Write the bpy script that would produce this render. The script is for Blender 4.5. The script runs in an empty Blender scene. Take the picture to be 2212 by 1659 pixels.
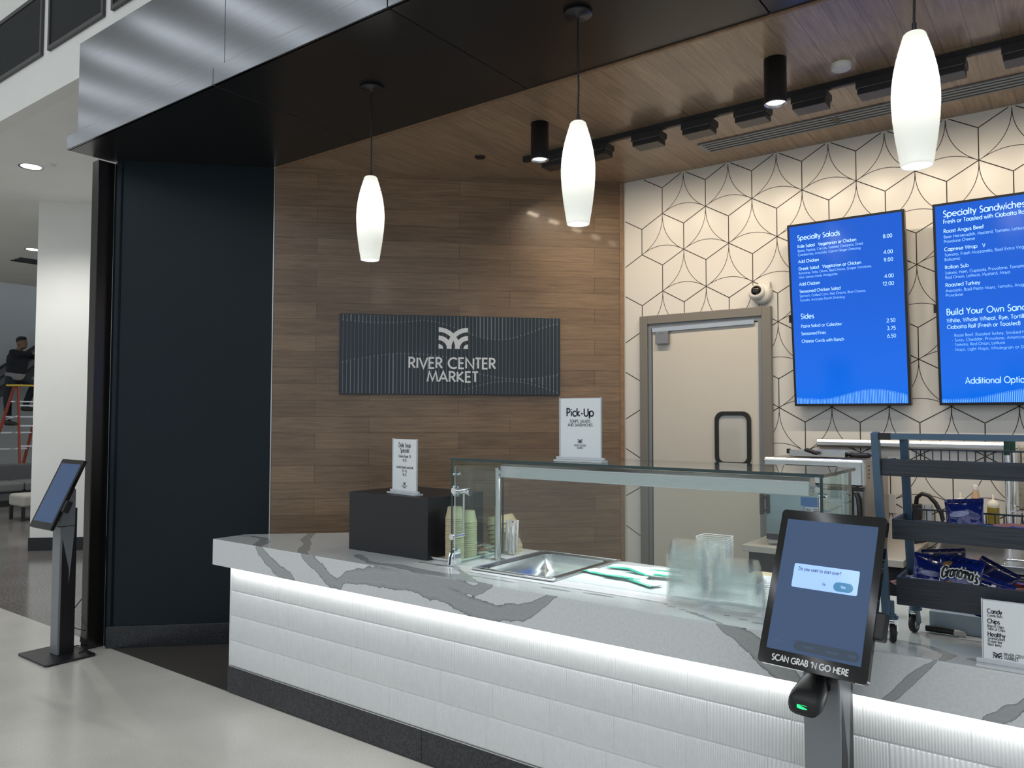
import bpy, bmesh, math, random
from math import sin, cos, pi, radians, sqrt, atan2, hypot
from mathutils import Vector, Matrix, noise
V = Vector
random.seed(7)
SC = bpy.context.scene
COL = SC.collection

# ---------------------------------------------------------------- camera, world, lights, exposure
cam = bpy.data.cameras.new('camera'); camo = bpy.data.objects.new('camera', cam); COL.objects.link(camo)
yaw, pitch, roll = radians(36.6639), radians(2.4154), radians(.1287)
F = V((-sin(yaw) * cos(pitch), cos(yaw) * cos(pitch), sin(pitch)))
r_ = V((cos(yaw), sin(yaw), 0)); u_ = r_.cross(F)
R2 = r_ * cos(roll) + u_ * sin(roll); U2 = u_ * cos(roll) - r_ * sin(roll)
camo.matrix_world = Matrix(((R2.x, U2.x, -F.x, 0), (R2.y, U2.y, -F.y, 0), (R2.z, U2.z, -F.z, 1.62), (0, 0, 0, 1)))
cam.sensor_fit = 'HORIZONTAL'; cam.sensor_width = 36.0; cam.lens = 1670.18 / 2212 * 36.0
cam.clip_start = .05; cam.clip_end = 200
SC.camera = camo
vs = SC.view_settings
vs.view_transform = 'Standard'; vs.look = 'None'; vs.gamma = 1.0; vs.use_curve_mapping = False; vs.exposure = 0.0
SC.cycles.max_bounces = 10; SC.cycles.diffuse_bounces = 5; SC.cycles.glossy_bounces = 5
SC.cycles.transparent_max_bounces = 64; SC.cycles.transmission_bounces = 8
SC.cycles.sample_clamp_indirect = 4.0; SC.cycles.caustics_reflective = False; SC.cycles.caustics_refractive = False
w = bpy.data.worlds.new('hall_daylight'); SC.world = w; w.use_nodes = True
w.node_tree.nodes['Background'].inputs[0].default_value = (.84, .92, 1.0, 1); w.node_tree.nodes['Background'].inputs[1].default_value = .66

def area(name, loc, aim, sx, sy, power, col, spread=180, roll_x=None):
    l = bpy.data.lights.new(name, 'AREA'); l.shape = 'RECTANGLE'; l.size = sx; l.size_y = sy; l.energy = power; l.color = col
    l.spread = radians(spread)
    o = bpy.data.objects.new(name, l); COL.objects.link(o)
    z = -(V(aim) - V(loc)).normalized(); x = V(roll_x or (1, 0, 0)); x = (x - z * x.dot(z)).normalized(); y = z.cross(x)
    o.matrix_world = Matrix(((x.x, y.x, z.x, loc[0]), (x.y, y.y, z.y, loc[1]), (x.z, y.z, z.z, loc[2]), (0, 0, 0, 1)))
    return o
def spot(name, loc, aim, power, col, size=90, blend=.6, rad=.04):
    l = bpy.data.lights.new(name, 'SPOT'); l.energy = power; l.color = col; l.spot_size = radians(size); l.spot_blend = blend; l.shadow_soft_size = rad
    o = bpy.data.objects.new(name, l); COL.objects.link(o); o.location = loc
    o.rotation_euler = (V(aim) - V(loc)).to_track_quat('-Z', 'Y').to_euler(); return o
COOL = (.90, .95, 1.0); WARM = (1.0, .83, .62); NEUT = (1.0, .93, .82)
# ceiling strips of the tall hall, running away from the shop front
for k in range(17):
    area('hall_strip_light', (-16.4 + 1.46 * k, -6.2, 7.15), (-16.4 + 1.46 * k, -6.2, 0), .12, 11.5, 44, COOL)
# under-counter strip, tight under the overhang
area('counter_strip_light', (-1.75, 2.684, .738), (-1.75, 2.700, .60), 4.6, .012, 5, (1, .99, .97))
# light bar under the sneeze guard
area('guard_bar_light', (-1.63, 3.13, 1.305), (-1.63, 3.10, .9), 1.45, .06, 9, (.92, .96, 1.0))
# wall washers on the track
HEADS = [-2.90, -2.58, -2.20, -1.86, -1.53, -1.20, -.86, -.54, -.20, .14, .48, .82]
for x in HEADS:
    area('wall_washer_light', (x, 4.475, 3.335), (x, 5.34, 1.75), .15, .035, 2.6, WARM, 135)
for x in (-2.71, -1.245, .22):
    spot('can_light', (x, 3.925, 3.222), (x, 3.925, 0), 19, NEUT, 135, 1.0, .04)
# corridor downlights on the left
for p in ((-8.9, 3.43, 4.2), (-13.0, 5.1, 4.2), (-11.6, 7.5, 4.2), (-15.0, 8.2, 4.2)):
    spot('corridor_light', p, (p[0], p[1], 0), 150, (1, .97, .92), 140, .6, .06)

# ---------------------------------------------------------------- materials
def mat(name, col=(.8, .8, .8), rough=.5, metal=0.0, spec=.5, emit=None, es=1.0, coat=0.0, trans=0.0, vary=0.0, vscale=8.0, stretch=(1, 1, 1), bump=0.0, aniso=0.0):
    m = bpy.data.materials.new(name); m.use_nodes = True; nt = m.node_tree; b = nt.nodes['Principled BSDF']
    b.inputs['Base Color'].default_value = (*col, 1); b.inputs['Roughness'].default_value = rough; b.inputs['Metallic'].default_value = metal
    b.inputs['Specular IOR Level'].default_value = spec; b.inputs['Coat Weight'].default_value = coat; b.inputs['Coat Roughness'].default_value = .08
    b.inputs['Anisotropic'].default_value = aniso
    if emit: b.inputs['Emission Color'].default_value = (*emit, 1); b.inputs['Emission Strength'].default_value = es
    if vary or bump:
        tc = nt.nodes.new('ShaderNodeTexCoord'); mp = nt.nodes.new('ShaderNodeMapping'); mp.inputs['Scale'].default_value = stretch
        n = nt.nodes.new('ShaderNodeTexNoise'); n.inputs['Scale'].default_value = vscale; n.inputs['Detail'].default_value = 4
        nt.links.new(tc.outputs['Object'], mp.inputs[0]); nt.links.new(mp.outputs[0], n.inputs['Vector'])
        if vary:
            r = nt.nodes.new('ShaderNodeValToRGB'); e = r.color_ramp.elements
            e[0].position = .3; e[1].position = .7
            e[0].color = (*[c * (1 - vary) for c in col], 1); e[1].color = (*[min(1, c * (1 + vary)) for c in col], 1)
            nt.links.new(n.outputs['Fac'], r.inputs[0]); nt.links.new(r.outputs[0], b.inputs['Base Color'])
        if bump:
            bp = nt.nodes.new('ShaderNodeBump'); bp.inputs['Strength'].default_value = bump; bp.inputs['Distance'].default_value = .002
            nt.links.new(n.outputs['Fac'], bp.inputs['Height']); nt.links.new(bp.outputs[0], b.inputs['Normal'])
    return m
def N_(nt, t, **kw):
    n = nt.nodes.new(t)
    for k, v in kw.items():
        if k in n.inputs.keys() if hasattr(n.inputs, 'keys') else False: n.inputs[k].default_value = v
        else: setattr(n, k, v)
    return n
def glassy(name, tint=(.93, .98, .96), gl=(1, 1, 1), rough=.02, ior=1.5, haze=0.0, hazecol=(.8, .85, .87)):
    m = bpy.data.materials.new(name); m.use_nodes = True; nt = m.node_tree; nt.nodes.clear()
    out = nt.nodes.new('ShaderNodeOutputMaterial'); mx = nt.nodes.new('ShaderNodeMixShader'); lw = nt.nodes.new('ShaderNodeLayerWeight'); lw.inputs[0].default_value = .5; pw = nt.nodes.new('ShaderNodeMath'); pw.operation = 'POWER'; pw.inputs[1].default_value = 5
    f0 = ((ior - 1) / (ior + 1)) ** 2; fr = nt.nodes.new('ShaderNodeMath'); fr.operation = 'MULTIPLY_ADD'; fr.inputs[1].default_value = .92; fr.inputs[2].default_value = f0
    nt.links.new(lw.outputs['Facing'], pw.inputs[0]); nt.links.new(pw.outputs[0], fr.inputs[0])
    t = nt.nodes.new('ShaderNodeBsdfTransparent'); t.inputs[0].default_value = (*tint, 1)
    g = nt.nodes.new('ShaderNodeBsdfGlossy'); g.inputs[0].default_value = (*gl, 1); g.inputs[1].default_value = rough
    nt.links.new(fr.outputs[0], mx.inputs[0]); nt.links.new(g.outputs[0], mx.inputs[2])
    if haze:
        d = nt.nodes.new('ShaderNodeBsdfDiffuse'); d.inputs[0].default_value = (*hazecol, 1); m2 = nt.nodes.new('ShaderNodeMixShader'); m2.inputs[0].default_value = haze
        nt.links.new(t.outputs[0], m2.inputs[1]); nt.links.new(d.outputs[0], m2.inputs[2]); nt.links.new(m2.outputs[0], mx.inputs[1])
    else: nt.links.new(t.outputs[0], mx.inputs[1])
    nt.links.new(mx.outputs[0], out.inputs[0]); return m
def speckle(name, base, dark, light, scale=260, rough=.35, lo=.42, hi=.6, spec=.5, big=0.0, coat=0.0):
    m = mat(name, base, rough, spec=spec, coat=coat); nt = m.node_tree; b = nt.nodes['Principled BSDF']
    tc = nt.nodes.new('ShaderNodeTexCoord'); n = nt.nodes.new('ShaderNodeTexNoise'); n.inputs['Scale'].default_value = scale; n.inputs['Detail'].default_value = 2
    r = nt.nodes.new('ShaderNodeValToRGB'); e = r.color_ramp.elements
    e[0].position = lo; e[0].color = (*dark, 1); e[1].position = hi; e[1].color = (*light, 1); c = e.new((lo + hi) / 2); c.color = (*base, 1)
    nt.links.new(tc.outputs['Object'], n.inputs['Vector']); nt.links.new(n.outputs['Fac'], r.inputs[0])
    if big:
        n2 = nt.nodes.new('ShaderNodeTexNoise'); n2.inputs['Scale'].default_value = 1.7; n2.inputs['Detail'].default_value = 5
        mx = nt.nodes.new('ShaderNodeMixRGB'); mx.blend_type = 'MULTIPLY'; mx.inputs[0].default_value = big
        r2 = nt.nodes.new('ShaderNodeValToRGB'); r2.color_ramp.elements[0].position = .35; r2.color_ramp.elements[0].color = (.72, .71, .70, 1); r2.color_ramp.elements[1].position = .65
        nt.links.new(tc.outputs['Object'], n2.inputs['Vector']); nt.links.new(n2.outputs['Fac'], r2.inputs[0])
        nt.links.new(r.outputs[0], mx.inputs[1]); nt.links.new(r2.outputs[0], mx.inputs[2]); nt.links.new(mx.outputs[0], b.inputs['Base Color'])
    else: nt.links.new(r.outputs[0], b.inputs['Base Color'])
    return m
def planks(name, c1, c2, width, row, rough=.38, offs=.37, joint=(.05, .032, .02), coat=.15):
    m = mat(name, c1, rough, coat=coat); nt = m.node_tree; b = nt.nodes['Principled BSDF']
    uv = nt.nodes.new('ShaderNodeUVMap'); uv.uv_map = 'uv'
    def brick(a, bb, mo, wd, of):
        k = nt.nodes.new('ShaderNodeTexBrick'); k.offset = of; k.offset_frequency = 2; k.squash = 1
        k.inputs['Color1'].default_value = (*a, 1); k.inputs['Color2'].default_value = (*bb, 1); k.inputs['Mortar'].default_value = (*mo, 1)
        k.inputs['Scale'].default_value = 1; k.inputs['Mortar Size'].default_value = .0011; k.inputs['Mortar Smooth'].default_value = .2
        k.inputs['Bias'].default_value = 0; k.inputs['Brick Width'].default_value = wd; k.inputs['Row Height'].default_value = row
        nt.links.new(uv.outputs[0], k.inputs['Vector']); return k
    k = brick(c1, c2, joint, width, offs)
    mp = nt.nodes.new('ShaderNodeMapping'); mp.inputs['Scale'].default_value = (2.2, 34, 1); n = nt.nodes.new('ShaderNodeTexNoise'); n.inputs['Scale'].default_value = 1.6; n.inputs['Detail'].default_value = 6; n.inputs['Roughness'].default_value = .65; n.inputs['Distortion'].default_value = .6
    nt.links.new(uv.outputs[0], mp.inputs[0]); nt.links.new(mp.outputs[0], n.inputs['Vector'])
    r = nt.nodes.new('ShaderNodeValToRGB'); e = r.color_ramp.elements; e[0].position = .3; e[0].color = (.66, .63, .60, 1); e[1].position = .68; e[1].color = (1.12, 1.1, 1.06, 1)
    nt.links.new(n.outputs['Fac'], r.inputs[0])
    mx = nt.nodes.new('ShaderNodeMixRGB'); mx.blend_type = 'MULTIPLY'; mx.inputs[0].default_value = 1
    nt.links.new(k.outputs['Color'], mx.inputs[1]); nt.links.new(r.outputs[0], mx.inputs[2])
    n3 = nt.nodes.new('ShaderNodeTexNoise'); n3.inputs['Scale'].default_value = 1.3; n3.inputs['Detail'].default_value = 2
    nt.links.new(uv.outputs[0], n3.inputs['Vector']); r3 = nt.nodes.new('ShaderNodeValToRGB'); e = r3.color_ramp.elements; e[0].position = .35; e[0].color = (.82, .8, .78, 1); e[1].position = .65; e[1].color = (1.08, 1.06, 1.04, 1)
    nt.links.new(n3.outputs['Fac'], r3.inputs[0]); mx2 = nt.nodes.new('ShaderNodeMixRGB'); mx2.blend_type = 'MULTIPLY'; mx2.inputs[0].default_value = 1
    nt.links.new(mx.outputs[0], mx2.inputs[1]); nt.links.new(r3.outputs[0], mx2.inputs[2]); nt.links.new(mx2.outputs[0], b.inputs['Base Color'])
    bp = nt.nodes.new('ShaderNodeBump'); bp.inputs['Strength'].default_value = .12; bp.inputs['Distance'].default_value = .002
    nt.links.new(n.outputs['Fac'], bp.inputs['Height']); nt.links.new(bp.outputs[0], b.inputs['Normal'])
    return m
def marble(name):
    m = mat(name, (.66, .68, .69), .10, spec=.5); nt = m.node_tree; b = nt.nodes['Principled BSDF']
    at = nt.nodes.new('ShaderNodeAttribute'); at.attribute_name = 'vein'
    tc = nt.nodes.new('ShaderNodeTexCoord')
    n = nt.nodes.new('ShaderNodeTexNoise'); n.inputs['Scale'].default_value = 34; n.inputs['Detail'].default_value = 6; n.inputs['Roughness'].default_value = .7
    nt.links.new(tc.outputs['Object'], n.inputs['Vector'])
    a = nt.nodes.new('ShaderNodeMath'); a.operation = 'MULTIPLY_ADD'; a.inputs[1].default_value = .34; a.inputs[2].default_value = -.17
    s = nt.nodes.new('ShaderNodeMath'); s.operation = 'ADD'
    nt.links.new(n.outputs['Fac'], a.inputs[0]); nt.links.new(at.outputs['Fac'], s.inputs[0]); nt.links.new(a.outputs[0], s.inputs[1])
    r = nt.nodes.new('ShaderNodeValToRGB'); e = r.color_ramp.elements
    W_ = (.70, .73, .74, 1); G = (.38, .40, .405, 1)
    e[0].position = .0; e[0].color = W_; e[1].position = 1; e[1].color = G
    for p, c in ((.47, W_), (.495, (.13, .14, .145, 1)), (.53, (.33, .35, .355, 1)), (.72, (.40, .42, .425, 1)), (.8, G)):
        q = e.new(p); q.color = c
    nt.links.new(s.outputs[0], r.inputs[0])
    n2 = nt.nodes.new('ShaderNodeTexNoise'); n2.inputs['Scale'].default_value = 90; n2.inputs['Detail'].default_value = 3; nt.links.new(tc.outputs['Object'], n2.inputs['Vector'])
    r2 = nt.nodes.new('ShaderNodeValToRGB'); r2.color_ramp.elements[0].position = .35; r2.color_ramp.elements[0].color = (.9, .9, .9, 1); r2.color_ramp.elements[1].position = .6
    nt.links.new(n2.outputs['Fac'], r2.inputs[0]); mx = nt.nodes.new('ShaderNodeMixRGB'); mx.blend_type = 'MULTIPLY'; mx.inputs[0].default_value = .7
    nt.links.new(r.outputs[0], mx.inputs[1]); nt.links.new(r2.outputs[0], mx.inputs[2]); nt.links.new(mx.outputs[0], b.inputs['Base Color'])
    return m
def shade_glass(name):
    m = bpy.data.materials.new(name); m.use_nodes = True; nt = m.node_tree; nt.nodes.clear()
    out = nt.nodes.new('ShaderNodeOutputMaterial'); t = nt.nodes.new('ShaderNodeBsdfTranslucent'); t.inputs[0].default_value = (.92, .93, .88, 1)
    d = nt.nodes.new('ShaderNodeBsdfPrincipled'); d.inputs['Base Color'].default_value = (.85, .87, .85, 1); d.inputs['Roughness'].default_value = .18
    d.inputs['Emission Color'].default_value = (.95, 1.0, .93, 1); d.inputs['Emission Strength'].default_value = .12
    mx = nt.nodes.new('ShaderNodeMixShader'); mx.inputs[0].default_value = .45
    nt.links.new(d.outputs[0], mx.inputs[1]); nt.links.new(t.outputs[0], mx.inputs[2]); nt.links.new(mx.outputs[0], out.inputs[0]); return m

M = dict(
 floor=speckle('terrazzo_light', (.72, .69, .64), (.46, .44, .40), (.86, .84, .80), 330, .22, .36, .62, big=.45),
 floor_dark=speckle('polished_concrete', (.20, .19, .18), (.13, .125, .12), (.27, .26, .25), 60, .14, .36, .62, big=.8),
 carpet=speckle('carpet_grey', (.060, .056, .052), (.025, .023, .021), (.12, .115, .11), 420, .95, .36, .62, spec=.1),
 white=mat('paint_white', (.80, .80, .77), .6, vary=.015, vscale=3),
 grey_wall=mat('paint_grey', (.36, .38, .38), .7, vary=.03, vscale=2),
 navy=mat('paint_navy', (.0045, .0125, .0185), .40, spec=.25, vary=.08, vscale=3),
 soffit=mat('soffit_black', (.012, .0115, .012), .30, vary=.1, vscale=2),
 black=mat('black_satin', (.010, .010, .012), .38),
 black_m=mat('black_powder_metal', (.013, .014, .017), .42, metal=.0, bump=.15, vscale=400),
 black_gl=mat('black_gloss', (.006, .006, .007), .08),
 rubber=mat('black_rubber', (.012, .012, .012), .6),
 post=mat('black_anodised_metal', (.055, .052, .05), .22, metal=.85),
 stone_b=speckle('black_quartz', (.030, .034, .040), (.012, .013, .016), (.055, .06, .066), 120, .28, .38, .74),
 steel=mat('brushed_steel', (.62, .63, .63), .24, 1, vary=.06, vscale=20, stretch=(1, 1, 40)),
 steel_f=mat('brushed_steel_fascia', (.20, .21, .23), .17, 1, vary=.08, vscale=30, stretch=(.05, 1, 14)),
 steel_d=mat('dark_steel', (.25, .25, .25), .28, 1, vary=.1, vscale=30),
 chrome=mat('chrome', (.82, .84, .85), .08, 1),
 alu=mat('aluminium', (.62, .63, .64), .3, 1),
 silver=mat('silver_powder_coat', (.235, .25, .27), .38, .35, vary=.03, vscale=200),
 tile=mat('tile_cream', (.74, .72, .68), .28, vary=.012, vscale=2),
 grout=mat('tile_grout_dark', (.040, .032, .026), .7),
 tile_w=mat('glazed_white_tile', (.72, .745, .75), .16, coat=.3, vary=.02, vscale=30),
 wood=planks('oak_wall_planks', (.285, .200, .132), (.200, .137, .090), 1.05, .1195),
 wood_c=planks('oak_ceiling_planks', (.42, .315, .225), (.34, .25, .178), 1.25, .1245, .36),
 wood_e=mat('oak_edge', (.27, .17, .10), .45, vary=.2, vscale=20),
 marble=marble('veined_quartz'),
 glass=glassy('clear_glass', (.93, .965, .955)),
 pane=glassy('clear_acrylic', (.97, .985, .985)),
 gedge=mat('glass_green_edge', (.004, .035, .035), .08, spec=.8),
 plastic=glassy('clear_plastic', (.985, .992, .99), ior=1.5, rough=.06, haze=.012, hazecol=(.9, .93, .95)), rim_glint=glassy('plastic_rim_highlight', (.95, .96, .96), ior=1.6, rough=.1, haze=.16, hazecol=(.9, .93, .95)),  # container rims whitened: their highlights are put into the colour
 bagplastic=glassy('crinkled_clear_bag', (.90, .90, .90), ior=1.6, rough=.12, haze=.25),
 shade=shade_glass('opal_glass'),
 bulb=mat('lamp_glow', (1, 1, 1), .5, emit=(1, .97, .92), es=4.0),
 lens=mat('downlight_lens', (1, 1, 1), .5, emit=(1, .96, .9), es=9.0),
 lens2=mat('corridor_lens', (1, 1, 1), .5, emit=(1, .98, .95), es=3.0),
 sign=mat('sign_navy', (.018, .030, .042), .34, vary=.1, vscale=2),
 sign_l=mat('sign_stripe', (.20, .24, .26), .4), sign_w=mat('sign_white', (.80, .82, .82), .4, emit=(.8, .82, .82), es=.05),
 paper=mat('white_card', (.82, .86, .88), .35, vary=.01), ink=mat('print_navy', (.012, .020, .035), .5),
 acryl=mat('acrylic_edge', (.62, .65, .68), .1, spec=.8),
 door=mat('door_enamel', (.62, .59, .53), .32, vary=.02, vscale=2), frame=mat('door_frame_metal', (.22, .205, .18), .4, .2),
 kraft=mat('kraft_paper', (.52, .44, .29), .6, vary=.05), kraft_g=mat('sage_paper', (.46, .47, .31), .6, vary=.05), bowl=mat('bamboo_paper', (.50, .42, .25), .55, vary=.05),
 tray=mat('white_melamine', (.72, .73, .72), .15, coat=.4),
 teal=mat('wrapper_green', (.02, .36, .25), .3), wrap=mat('wrapper_white', (.72, .78, .80), .3, bump=.4, vscale=60), napk=mat('utensil_wrap', (.55, .52, .50), .25, bump=.5, vscale=70), rust=mat('wrapper_rust', (.30, .12, .07), .4),
 blue=mat('bag_blue', (.006, .020, .20), .22, coat=.5, vary=.25, vscale=14, bump=.35), navyb=mat('bag_dark_blue', (.006, .012, .09), .25, coat=.5, vary=.25, vscale=14, bump=.3),
 cookie=mat('bag_cookie_print', (.30, .17, .07), .4, vary=.5, vscale=60), red=mat('wrapper_red', (.22, .018, .012), .25, coat=.4), pink=mat('wrapper_pink', (.62, .25, .24), .3), lilac=mat('wrapper_lilac', (.35, .38, .62), .25),
 rack=mat('rack_bluegrey_metal', (.072, .130, .200), .40, .2), rackw=mat('rack_dark_woodgrain', (.022, .028, .038), .45, vary=.5, vscale=9, stretch=(.6, 1, 22)),
 wire=mat('rack_wire', (.07, .085, .11), .4, .4),
 oil=mat('cooking_oil', (.27, .21, .025), .2), bottle=mat('squeeze_bottle', (.70, .66, .55), .35), sauce=mat('sauce_peach', (.60, .40, .24), .3), redl=mat('label_red', (.55, .06, .04), .4),
 ofront=mat('oven_door_steel', (.30, .40, .43), .3, .75), oside=mat('oven_side_steel', (.33, .31, .28), .35, .6),
 blueb=mat('blue_sticker', (.03, .16, .45), .4), lite=mat('sticker_white', (.55, .62, .68), .4),
 sofa=mat('sofa_charcoal_fabric', (.085, .090, .095), .9, vary=.1, vscale=60), sofal=mat('sofa_grey_fabric', (.14, .145, .15), .9, vary=.1, vscale=60), bench=mat('bench_beige_fabric', (.40, .385, .35), .85, vary=.06, vscale=50),
 orange=mat('fibreglass_orange', (.34, .060, .030), .45), yellow=mat('ladder_yellow', (.62, .46, .04), .45),
 skin=mat('skin', (.20, .12, .08), .5), hair=mat('dark_hair', (.012, .010, .009), .6), hood=mat('navy_hoodie', (.008, .011, .018), .85), jean=mat('dark_denim', (.014, .020, .030), .85), shirt=mat('grey_shirt', (.22, .22, .23), .85), shoe=mat('dark_shoe', (.045, .042, .04), .6),
 esc=mat('escalator_dark', (.028, .030, .032), .35), escl=mat('escalator_panel', (.12, .125, .13), .35, .4),
 louv=mat('louver_dark', (.020, .024, .030), .5), louvf=mat('louver_frame', (.050, .048, .052), .45),
 screenb=mat('kiosk_screen', (.012, .02, .04), .22, spec=.3, emit=(.034, .066, .140), es=1.0), screend=mat('kiosk_dialog', (.2, .3, .6), .1, emit=(.30, .48, .92), es=1.0), screenk=mat('kiosk_button', (.02, .1, .2), .1, emit=(.055, .19, .36), es=1.0), screeni=mat('kiosk_text', (.02, .02, .04), .2, emit=(.02, .035, .09)), screenn=mat('kiosk_pill', (.01, .02, .03), .2, emit=(.014, .027, .055)), screenw=mat('kiosk_text_pale', (.3, .4, .5), .2, emit=(.35, .6, .85)), screenm=mat('kiosk_text_dim', (.02, .03, .05), .2, emit=(.05, .085, .15)),
 green=mat('scanner_led', (0, .3, .1), .4, emit=(.02, .9, .22), es=1.6),
 menut=mat('menu_text', (.3, .5, .8), .4, emit=(.36, .60, 1.0), es=.95), menud=mat('menu_text_fine', (.2, .4, .8), .4, emit=(.17, .42, .95), es=.9), menuw=mat('menu_wave', (.2, .4, .8), .4, emit=(.13, .40, 1.0), es=.9),
 bezel=mat('display_bezel', (.008, .008, .009), .3), cream=mat('white_plastic', (.72, .71, .68), .35), dome=mat('camera_dome', (.008, .007, .006), .04, coat=1), gasket=mat('window_gasket', (.012, .012, .012), .5),
 winglass=mat('window_grey', (.50, .50, .47), .05, coat=.6), cord=mat('cable_black', (.010, .010, .010), .45), postg=mat('shelf_post_green', (.008, .045, .035), .35, .2), knifew=mat('handle_ivory', (.62, .60, .55), .4),
 carton=mat('blue_film_box', (.50, .60, .66), .4), sanit=mat('paper_liner', (.72, .70, .72), .7), ice=mat('shaker_clear', (.40, .39, .33), .3, vary=.3, vscale=60), cabd=mat('cabinet_black', (.014, .015, .018), .35), coun2=mat('back_counter_laminate', (.52, .49, .44), .3, vary=.04, vscale=6),
)
def scrmat():
    m = mat('menu_screen', (.0, .02, .1), .12); nt = m.node_tree; b = nt.nodes['Principled BSDF']
    uv = nt.nodes.new('ShaderNodeUVMap'); uv.uv_map = 'uv'; sp = nt.nodes.new('ShaderNodeSeparateXYZ'); r = nt.nodes.new('ShaderNodeValToRGB')
    e = r.color_ramp.elements; e[0].color = (.0, .150, .84, 1); e[1].color = (.0, .078, .56, 1)
    q = e.new(.55); q.color = (.0, .098, .66, 1)
    nt.links.new(uv.outputs[0], sp.inputs[0]); nt.links.new(sp.outputs[1], r.inputs[0]); nt.links.new(r.outputs[0], b.inputs['Emission Color']); b.inputs['Emission Strength'].default_value = .95
    return m
M['menus'] = scrmat()

# ---------------------------------------------------------------- mesh helpers
class MB:
    def __init__(s): s.v = []; s.f = []; s.m = []; s.sm = []
    def add(s, vs, fs, mi=0, smooth=False, T=None):
        o = len(s.v)
        for p in vs: s.v.append(tuple(T @ V(p)) if T is not None else tuple(p))
        for f in fs: s.f.append([o + i for i in f]); s.m.append(mi); s.sm.append(smooth)
        return s
    def box(s, x0, x1, y0, y1, z0, z1, mi=0, T=None):
        return s.add([(x0, y0, z0), (x1, y0, z0), (x1, y1, z0), (x0, y1, z0), (x0, y0, z1), (x1, y0, z1), (x1, y1, z1), (x0, y1, z1)],
                     [(0, 3, 2, 1), (4, 5, 6, 7), (0, 1, 5, 4), (1, 2, 6, 5), (2, 3, 7, 6), (3, 0, 4, 7)], mi, False, T)
    def prism(s, poly, z0, z1, mi=0, T=None, smooth=False):
        n = len(poly); vs = [(x, y, z0) for x, y in poly] + [(x, y, z1) for x, y in poly]
        s.add(vs, [tuple(range(n))[::-1], tuple(range(n, 2 * n))], mi, False, T)
        return s.add(vs, [(i, (i + 1) % n, n + (i + 1) % n, n + i) for i in range(n)], mi, smooth, T)
    def lathe(s, prof, n=24, mi=0, T=None, smooth=True, close=False):
        vs = []; fs = []; k = len(prof)
        for i in range(n):
            a = 2 * pi * i / n
            for r, z in prof: vs.append((r * cos(a), r * sin(a), z))
        for i in range(n):
            j = (i + 1) % n
            for q in range(k - 1): fs.append((i * k + q, j * k + q, j * k + q + 1, i * k + q + 1))
        return s.add(vs, fs, mi, smooth, T)
    def tube(s, pts, r, n=8, mi=0, caps=True, smooth=True):
        pts = [V(p) for p in pts]; rs = r if isinstance(r, (list, tuple)) else [r] * len(pts); vs = []; fs = []; up = None
        for i, p in enumerate(pts):
            d = (pts[min(i + 1, len(pts) - 1)] - pts[max(i - 1, 0)]).normalized()
            if up is None:
                up = V((0, 0, 1)) if abs(d.z) < .9 else V((1, 0, 0))
            a = (up - d * up.dot(d)).normalized(); b = d.cross(a); up = a
            for k in range(n): t = 2 * pi * k / n; vs.append(p + (a * cos(t) + b * sin(t)) * rs[i])
        for i in range(len(pts) - 1):
            for k in range(n): j = (k + 1) % n; fs.append((i * n + k, i * n + j, (i + 1) * n + j, (i + 1) * n + k))
        s.add(vs, fs, mi, smooth)
        if caps: s.add(vs[:n], [tuple(range(n))[::-1]], mi); s.add(vs[-n:], [tuple(range(n))], mi)
        return s
    def bar(s, a, b, wx, wy, mi=0, up=(0, 0, 1)):
        a, b = V(a), V(b); d = (b - a).normalized(); u = V(up); x = (u.cross(d)); 
        if x.length < 1e-4: x = V((1, 0, 0)).cross(d) if abs(d.x) < .9 else V((0, 1, 0))
        x.normalize(); y = d.cross(x); h, k = wx / 2, wy / 2
        c = [(-h, -k), (h, -k), (h, k), (-h, k)]; vs = [a + x * p + y * q for p, q in c] + [b + x * p + y * q for p, q in c]
        return s.add(vs, [(0, 3, 2, 1), (4, 5, 6, 7), (0, 1, 5, 4), (1, 2, 6, 5), (2, 3, 7, 6), (3, 0, 4, 7)], mi)
    def build(s, name, mats, root=None, local=False, bevel=0, seg=2, uv=None, smooth_all=False, **tg):
        me = bpy.data.meshes.new(name); vs = s.v; off = V((0, 0, 0))
        if root is not None and not local:
            inv = wm(root).inverted(); vs = [tuple(inv @ V(p)) for p in vs]
        elif root is None:
            lo = [min(p[i] for p in vs) for i in range(3)]; hi = [max(p[i] for p in vs) for i in range(3)]
            off = V(((lo[0] + hi[0]) / 2, (lo[1] + hi[1]) / 2, lo[2])); vs = [(p[0] - off.x, p[1] - off.y, p[2] - off.z) for p in vs]
        me.from_pydata([tuple(p) for p in vs], [], s.f)
        for m in (mats if isinstance(mats, (list, tuple)) else [mats]): me.materials.append(M[m] if isinstance(m, str) else m)
        for p, mi, sm in zip(me.polygons, s.m, s.sm): p.material_index = mi; p.use_smooth = sm or smooth_all
        if uv:
            L = me.uv_layers.new(name='uv')
            for p in me.polygons:
                for li in p.loop_indices: L.data[li].uv = uv(s.v[me.loops[li].vertex_index])
        me.validate(); me.update()
        o = bpy.data.objects.new(name, me); COL.objects.link(o)
        if root is not None: o.parent = root
        else: o.location = off
        if bevel:
            b = o.modifiers.new('edge', 'BEVEL'); b.width = bevel; b.segments = seg; b.limit_method = 'ANGLE'; b.angle_limit = radians(40)
        tag(o, **tg); return o
def wm(o):
    m = Matrix.LocRotScale(o.location, o.rotation_euler, V((1, 1, 1)))
    return wm(o.parent) @ m if o.parent else m
def tag(o, label=None, cat=None, group=None, kind=None):
    if label: o['label'] = label
    if cat: o['category'] = cat
    if group: o['group'] = group
    if kind: o['kind'] = kind
    return o
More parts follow.
